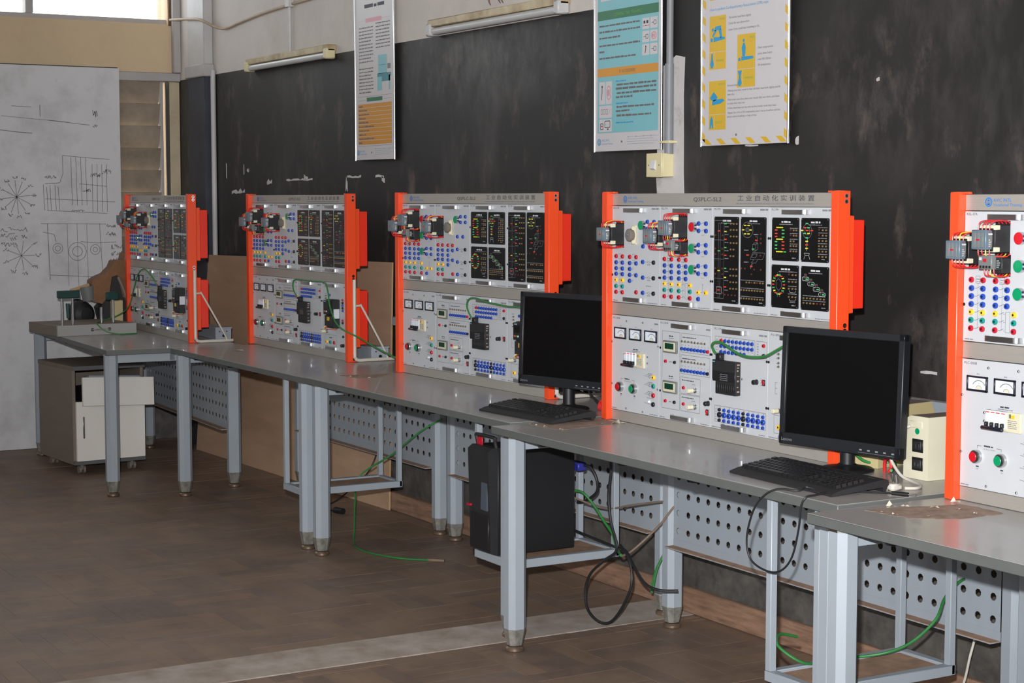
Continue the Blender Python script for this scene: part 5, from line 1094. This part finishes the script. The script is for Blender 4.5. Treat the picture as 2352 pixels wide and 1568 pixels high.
residue('faint torn tape line on the bench beside the rack with the farther monitor', [(-6.86, 3.12), (-6.72, 3.128), (-6.69, 3.20), (-6.83, 3.35)], HT[2], 4, [(-6.85, 3.125, .009, .003), (-6.78, 3.128, .009, .004), (-6.73, 3.14, .008, .003), (-6.70, 3.18, .012, .003)])
b = MB(); b.add([(0, 0, 0), (.05, .01, .002), (.06, .035, 0), (.02, .045, .004), (-.01, .02, 0)], [(0, 1, 2, 3, 4)], 'paper'); o = tag(b.build('paper_scrap', None, (-8.30, 3.18, HT[1] + .0015), smooth=0), 'white paper scrap on the bench beside the corner rack', 'paper')

# ------------------------------------------------------------------ the corner bench: drawer box, clamps and tools
t = thing('drawer_box', 'flat grey drawer box lying on the corner workbench', 'drawer box', (-9.61, 2.663, HT[0] + .001), math.radians(6))
b = MB(); b.box(-.44, -.016, .0, .462, .0, .058, 'cabinet_side', c=.002); b.build('carcass', t)
b = MB(); b.box(-.016, .002, -.001, .463, .0, .059, 'drawer_grey', c=.001); fr = b.build('drawer_front', t)
b = MB(); b.box(.001, .008, .195, .305, .026, .034, 'steel', c=.002)
for y in (.20, .30): b.box(0, .004, y - .008, y + .008, .022, .038, 'black', c=.001)
b.build('pull_handle', fr)
def clamp(label, loc, rods, blk, knob):
    t = thing('bench_clamp', label, 'clamp', (*loc, HT[0] + .0605), math.radians(6))
    for (x, y, z1) in rods: b = MB(); b.cyl((x, y, 0), (x, y, z1), .0072, 'chrome', n=12); b.build('guide_rod', t)
    b = MB(); b.box(*blk, 'tool_green', c=.004); b.build('clamp_head', t)
    if knob: b = MB(); b.cyl((.0, .035, .12), (.0, .035, .038), .012, 'tool_green', .008, 12); b.build('screw_handle', t)
clamp('clamp with two chrome rods and dark green head at the end of the drawer box', (-9.64, 2.695), [(0, .0, .15), (.0, .062, .15)], (-.02, .02, -.022, .1, .15, .192), True)
clamp('clamp with two chrome rods and low black head beside the leather bag', (-9.70, 2.935), [(0, .0, .09), (.0, .07, .13)], (-.015, .015, .03, .10, .13, .175), False)
t = thing('tool_bag', 'brown leather tool bag with black flap heaped on the corner bench', 'bag', (-10.17, 3.11, HT[0] + .001), 0)
b = MB(); b.prism([(-.10, .16), (-.10, .28), (-.07, .30), (-.02, .32), (.02, .36), (.035, .395), (.09, .40), (.10, .44), (.13, .44), (.12, .16), (.04, .12)], 0, -.05, .05, 'leather'); b.build('leather_body', t, smooth=30)
b = MB(); b.prism([(-.03, .0), (-.06, .12), (.0, .19), (.02, .30), (.05, .31), (.08, .18), (.13, .16), (.14, .0)], 0, -.06, .062, 'black_soft'); b.build('black_flap', t, smooth=30)
b = MB(); b.tube([(.07, .052, .3), (.07, .085, .22), (.075, .118, .11)], .010, 'cabinet_side', 8, 4); b.build('shoulder_strap', t)
t = thing('helmet', 'black round helmet lying on its side on the corner bench', 'helmet', (-10.17, 2.965, HT[0] + .001), .3)
b = MB(); b.lathe([(.001, .050), (.04, .046), (.066, .026), (.078, -.005), (.08, -.035), (.072, -.045), (.069, -.03), (.05, -.02), (0, -.012)], ['black_soft'] * 6 + ['cabinet_side'] * 2, (0, 0, .082), 'x', 24); b.build('shell', t)
b = MB(); b.tube([(-.03, -.07, .11), (-.05, -.02, .165), (-.04, .05, .15)], .006, 'black', 6, 4); b.build('chin_strap', t)
t = thing('metal_cup', 'grey metal cup tilted on top of the black helmet', 'cup', (-10.15, 3.0, .915), 0)
b = MB(); b.lathe([(0, -.0), (.036, .0), (.044, .085), (.041, .085), (.034, .006), (0, .006)], 'grey_mid', (0, 0, 0), n=20, T=Matrix.Rotation(.15, 4, 'X')); b.build('cup_body', t)
b = MB(); b.cyl((-10.15, 2.89, .975), (-10.15, 3.0, 1.005), .009, 'hardboard_edge', .011, 10); tag(b.build('wooden_handle'), 'thin wooden tool handle resting on the cup rim and clamp', 'tool handle')
t = thing('carton', 'tan upright carton between the tool bag and the orange post', 'box', (-10.075, 3.13, HT[0] + .001), -.05)
b = MB(); b.box(-.03, .015, -.02, .045, 0, .165, 'ups_tan', c=.003); b.build('carton_body', t)
b = MB(); b.add([(0, 0, 0), (.03, -.03, .012), (.05, .0, .02), (.06, .06, .012), (.03, .1, .025), (0, .08, .0), (.02, .03, .03)], [(0, 1, 6), (1, 2, 6), (2, 3, 6), (3, 4, 6), (4, 5, 6), (5, 0, 6)], 'leather'); tag(b.build('rag', None, (-10.28, 2.80, HT[0] + .002), smooth=0), 'crumpled brown rag on the corner bench behind the clamp', 'rag')

# pedestal cabinet with its drawer front hanging loose
t = thing('pedestal_cabinet', 'white fronted pedestal cabinet on castors below the corner bench', 'cabinet', (-9.43, 2.69, 0), math.radians(4))
Dp, Wd, z0, z1 = .56, .41, .055, .575
b = MB(); b.box(-Dp, -.018, 0, .018, z0, z1, 'cabinet_side', c=.001); b.box(-Dp, -.018, Wd - .018, Wd, z0, z1, 'cabinet_side', c=.001); b.box(-Dp, -Dp + .015, .018, Wd - .018, z0, z1, 'cabinet_side'); b.box(-Dp, -.018, .018, Wd - .018, z0, z0 + .018, 'cabinet_side'); b.box(-Dp, -.018, .018, Wd - .018, .39, .40, 'cabinet_side'); b.build('carcass', t)
b = MB(); b.box(-Dp, 0, -.003, Wd + .003, z1, z1 + .022, 'dusty_top', c=.001); b.box(-.003, .001, -.003, Wd + .003, z1 + .001, z1 + .021, 'cabinet_trim'); b.build('top_board', t)
b = MB(); b.box(-.018, 0, .016, Wd, z0 + .02, .402, 'cabinet_front', c=.001); dr = b.build('door', t)
b = MB(); b.box(0, .006, .05, .06, .20, .32, 'steel', c=.002); b.build('door_handle', dr)
b = MB(); b.box(-.018, 0, 0, Wd, z0, z0 + .02, 'cabinet_trim'); b.build('plinth', t)
T = Matrix.Translation((.05, .03, .385)) @ Matrix.Rotation(-.045, 4, 'X') @ Matrix.Rotation(.14, 4, 'Y').inverted()
b = MB(); b.box(0, .018, 0, Wd + .0, 0, .155, 'cabinet_front', c=.001, T=T); dw = b.build('drawer', t)
b = MB(); b.box(.0175, .0185, .16, .20, .085, .1, 'cabinet_side', T=T); b.build('drawer_handle', dw)
b = MB(); b.box(-.3, .0, .02, Wd - .05, .01, .02, 'cabinet_side', T=T); b.box(-.3, .0, .02, .032, .01, .12, 'black', T=T); b.box(-.3, 0, Wd - .06, Wd - .048, .01, .12, 'cabinet_front', T=T); b.build('drawer_box_sides', dw)
b = MB(); b.box(-.1, -.02, .05, Wd - .06, .11, .168, 'paint_grey', c=.004, T=T); b.build('folder_stack', dw)
for x in (-Dp + .06, -.06):
    for y in (.06, Wd - .06):
        b = MB(); b.cyl((x, y - .018, .022), (x, y - .006, .022), .022, 'cabinet_side', n=14); b.cyl((x, y + .006, .022), (x, y + .018, .022), .022, 'cabinet_side', n=14); b.box(x - .008, x + .012, y - .008, y + .008, .02, .056, 'grey_mid', c=.003); b.build('castor', t)

# ================================================================== cables
def world(k, pts):
    (X, Y), a, H = [((-10.0686, 3.1941), -.0424, HT[0]), ((-8.6619, 3.4007), .0067, HT[1]), ((-6.8712, 3.3843), .0245, HT[2]), ((-5.0777, 3.2935), -.0103, HT[3]), ((-3.299, 3.1875), 0, HT[4])][k]
    c, s = math.cos(a), math.sin(a); return [(X + c * x - s * y, Y + s * x + c * y, H + .001 + z) for x, y, z in pts]
def cable(name, label, pts, r_, m, ends=(), cat='cable'):
    b = MB(); b.tube(pts, r_, m, 8, 6); o = tag(b.build(name), label, cat)
    for nm, p0, p1, rr, mm in ends: q = MB(); q.cyl(p0, p1, rr, mm, n=10); q.build(nm, o)
    return o
cable('network_cable', 'green network cable plugged into the corner rack and trailing over the drawer box', world(0, [(.677, -.009, .279), (.672, -.02, .31), (.63, -.04, .352), (.56, -.05, .368), (.48, -.06, .33), (.40, -.06, .25), (.31, -.07, .14), (.22, -.12, .085)]) + [(-9.82, 2.97, .8145), (-9.70, 2.91, .8145), (-9.615, 2.885, .812), (-9.58, 2.92, .775), (-9.56, 3.0, .7545), (-9.58, 3.10, .7545)], .0034, 'cable_green')
cable('network_cable', 'green network cable from the rack before the hardboard, draped across its right post', world(1, [(.677, -.009, .279), (.679, -.03, .32), (.705, -.035, .362), (.80, -.032, .367), (.93, -.032, .366), (1.06, -.035, .366), (1.12, -.045, .33), (1.16, -.05, .25), (1.24, -.045, .17), (1.32, .02, .12), (1.44, .06, .075), (1.62, .10, .03), (1.75, .12, .006)]), .0036, 'cable_green')
cable('network_cable', 'green network cable from the rack behind the farther monitor', world(2, [(.677, -.009, .279), (.68, -.03, .32), (.70, -.035, .352), (.75, -.034, .362), (.85, -.034, .350), (1.0, -.036, .342), (1.12, -.03, .335), (1.28, -.02, .25), (1.31, .0, .1), (1.33, .03, .006)]), .0036, 'cable_green')
cable('network_cable', 'green network cable hanging in a sag across the rack behind the nearer monitor', world(3, [(.677, -.009, .279), (.680, -.024, .302), (.700, -.03, .316), (.735, -.03, .318), (.775, -.03, .306), (.815, -.03, .292), (.86, -.03, .285), (.91, -.03, .286), (.96, -.03, .294), (1.0, -.03, .310), (1.06, -.03, .335), (1.15, -.03, .36), (1.258, -.03, .3), (1.29, .0, .1), (1.31, .05, .02)]) + [(-3.72, 3.40, .768), (-3.62, 3.30, .765)], .0042, 'cable_green')
cable('network_cable', 'green network cable coming through the pegboard and curling on the sling nearest the camera', [(-3.563, 3.53, .449), (-3.555, 3.49, .44), (-3.53, 3.42, .41), (-3.50, 3.36, .365), (-3.54, 3.31, .30), (-3.60, 3.27, .262), (-3.65, 3.19, .2475), (-3.65, 3.09, .2475), (-3.64, 3.01, .262), (-3.69, 2.97, .30), (-3.735, 3.01, .318), (-3.745, 3.08, .30)], .0042, 'cable_green')
cable('network_cable', 'green network cable hanging from the pegboard and lying curled on the floor', [(-6.885, 3.62, .53), (-6.96, 3.55, .47), (-7.08, 3.47, .36), (-7.2, 3.36, .25), (-7.16, 3.32, .15), (-7.06, 3.27, .06), (-6.96, 3.22, .006), (-6.82, 3.17, .005), (-6.68, 3.175, .005), (-6.53, 3.235, .005), (-6.44, 3.32, .005)], .0040, 'cable_green', [('plug', (-6.44, 3.32, .006), (-6.39, 3.37, .006), .007, 'cable_brown')])
cable('network_cable', 'green cable drooping behind the desktop computer below the bench', [(-5.40, 3.38, .445), (-5.36, 3.40, .440), (-5.32, 3.42, .40), (-5.27, 3.43, .35), (-5.21, 3.43, .31), (-5.16, 3.41, .285), (-5.10, 3.38, .275), (-5.05, 3.36, .268)], .0050, 'cable_green')
cable('network_cable', 'green cable hanging to a point near the skirting behind the black cable loop', [(-5.02, 3.58, .36), (-5.05, 3.56, .28), (-5.075, 3.53, .2), (-5.09, 3.52, .13), (-5.085, 3.52, .115), (-5.07, 3.53, .2), (-5.04, 3.57, .3), (-5.01, 3.60, .36)], .0035, 'cable_green')
cable('power_cable', 'brown cable slung across the pegboard behind the desktop computer', [(-5.40, 3.38, .42), (-5.33, 3.42, .40), (-5.25, 3.45, .395), (-5.15, 3.47, .42), (-5.03, 3.51, .447), (-4.965, 3.535, .458), (-4.95, 3.57, .455)], .0035, 'cable_brown')
cable('power_cable', 'dusty olive cable hanging from a pegboard hole behind the sling post', [(-4.95, 3.57, .452), (-4.965, 3.53, .44), (-5.0, 3.50, .38), (-5.04, 3.46, .32), (-5.06, 3.41, .275), (-5.06, 3.37, .262)], .0042, 'cable_brown')
cable('power_cable', 'long black power cable looped below the bench behind the computer', [(-5.105, 3.35, .66), (-5.10, 3.35, .56), (-5.115, 3.35, .47), (-5.10, 3.35, .38), (-5.06, 3.35, .29), (-5.14, 3.35, .235), (-5.23, 3.35, .17), (-5.265, 3.35, .10), (-5.24, 3.345, .04), (-5.16, 3.34, .012), (-5.08, 3.34, .028), (-5.01, 3.345, .10), (-4.965, 3.35, .19), (-5.0, 3.36, .265), (-5.07, 3.37, .30)], .0052, 'cable_black')
cable('power_cable', 'black cable running from the sling to behind the back bench leg', [(-5.40, 3.38, .30), (-5.3, 3.40, .285), (-5.18, 3.42, .27), (-5.08, 3.40, .275), (-5.0, 3.38, .24), (-4.93, 3.38, .19), (-4.87, 3.40, .175), (-4.83, 3.45, .175)], .0050, 'cable_black')
o = cable('display_cable', 'black display cable with blue plug at the back of the computer', [(-5.345, 3.385, .545), (-5.31, 3.40, .54), (-5.285, 3.41, .50), (-5.30, 3.42, .45), (-5.36, 3.41, .41), (-5.40, 3.40, .40)], .0055, 'cable_black')
b = MB(); b.box(-5.41, -5.335, 3.362, 3.40, .525, .555, 'blue_plug', c=.004); b.build('plug', o)
cable('power_cable', 'black cable with a moulded plug lying on the floor by the hardboard', [(-7.62, 3.655, .30), (-7.6, 3.62, .24), (-7.62, 3.58, .17), (-7.75, 3.52, .06), (-7.85, 3.49, .006), (-7.80, 3.44, .006), (-7.69, 3.44, .01), (-7.66, 3.445, .014)], .0035, 'cable_black', [('plug', (-7.66, 3.445, .016), (-7.60, 3.46, .018), .015, 'black')])
cable('keyboard_cable', 'black keyboard cable looping down over the edge of the bench', [(-3.50, 2.945, .755), (-3.535, 2.93, .762), (-3.53, 2.90, .756), (-3.57, 2.868, .757), (-3.605, 2.850, .738), (-3.65, 2.848, .69), (-3.68, 2.85, .61), (-3.668, 2.855, .555), (-3.61, 2.86, .535), (-3.55, 2.86, .545), (-3.50, 2.857, .59), (-3.468, 2.852, .67), (-3.455, 2.848, .73), (-3.445, 2.856, .755), (-3.45, 2.89, .757), (-3.46, 2.935, .758)], .0028, 'cable_black')
o = cable('audio_cable', 'black cable ending in a jack plug on the bench before the beige unit', [(-3.49, 3.0, .754), (-3.45, 3.035, .754), (-3.40, 3.07, .755), (-3.375, 3.08, .756)], .0026, 'cable_black')
for p0, p1, rr, mm in (((-3.375, 3.08, .757), (-3.335, 3.10, .757), .0055, 'black'), ((-3.335, 3.10, .757), (-3.318, 3.11, .757), .0022, 'steel')): b = MB(); b.cyl(p0, p1, rr, mm, n=10); b.build('jack_plug', o)
o = cable('mains_lead', 'white cord with a two pin plug in front of the beige power unit', [(-3.56, 3.312, .895), (-3.60, 3.29, .875), (-3.615, 3.28, .84), (-3.60, 3.28, .80), (-3.55, 3.27, .765), (-3.50, 3.265, .755), (-3.44, 3.24, .755), (-3.41, 3.20, .755), (-3.42, 3.165, .756)], .0042, 'cable_white')
b = MB(); b.box(-.014, .014, -.022, .014, .0, .018, 'cable_white', c=.005); pl = b.build('plug', o, (-3.428, 3.14, .752), 0)
for s in (-.008, .008): b = MB(); b.cyl((s, -.0, .017), (s - .003, -.002, .042), .0022, 'steel', n=8); b.build('pin', pl)
cable('mains_lead', 'white cord lying between the nearer keyboard and the plug', [(-3.44, 3.13, .754), (-3.48, 3.10, .754), (-3.53, 3.07, .754), (-3.56, 3.10, .755)], .0036, 'cable_white')
cable('mains_lead', 'thin white cord hanging down below the pegboard nearest the camera', [(-3.62, 3.64, .30), (-3.625, 3.63, .24), (-3.63, 3.62, .195), (-3.65, 3.62, .12), (-3.68, 3.61, .03), (-3.66, 3.55, .006)], .0038, 'cable_white')
cable('red_strap', 'red strap hooked on the stand of the nearer monitor', [(-3.68, 3.33, .752), (-3.675, 3.325, .775), (-3.665, 3.32, .79), (-3.645, 3.318, .79), (-3.64, 3.318, .77), (-3.65, 3.318, .756)], .0045, 'wire_red', cat='strap')
b = MB(); b.tube([(0, 0, .008), (.01, 0, .03), (.03, 0, .036), (.034, 0, .02), (.015, 0, .008), (0, 0, .008)], .007, 'wire_red', 8, 5); tag(b.build('plastic_clip', None, (-5.255, 3.40, HT[2] + .001)), 'red plastic clip tool behind the stand of the farther monitor', 'tool')
cable('power_cable', 'black cable trailing behind the farther monitor stand', [(-5.42, 3.45, .86), (-5.36, 3.42, .82), (-5.30, 3.41, .79), (-5.2, 3.41, .762), (-5.12, 3.42, .759)], .0045, 'cable_black')
b = MB(); b.add([(0, 0, 0), (.05, .0, -.012), (.06, 0, .018), (.01, 0, .03)], [(0, 1, 2, 3)], 'paper'); tag(b.build('paper_tag', None, (-5.46, 3.43, .815), smooth=0), 'tan paper tag hanging behind the farther monitor', 'tag')
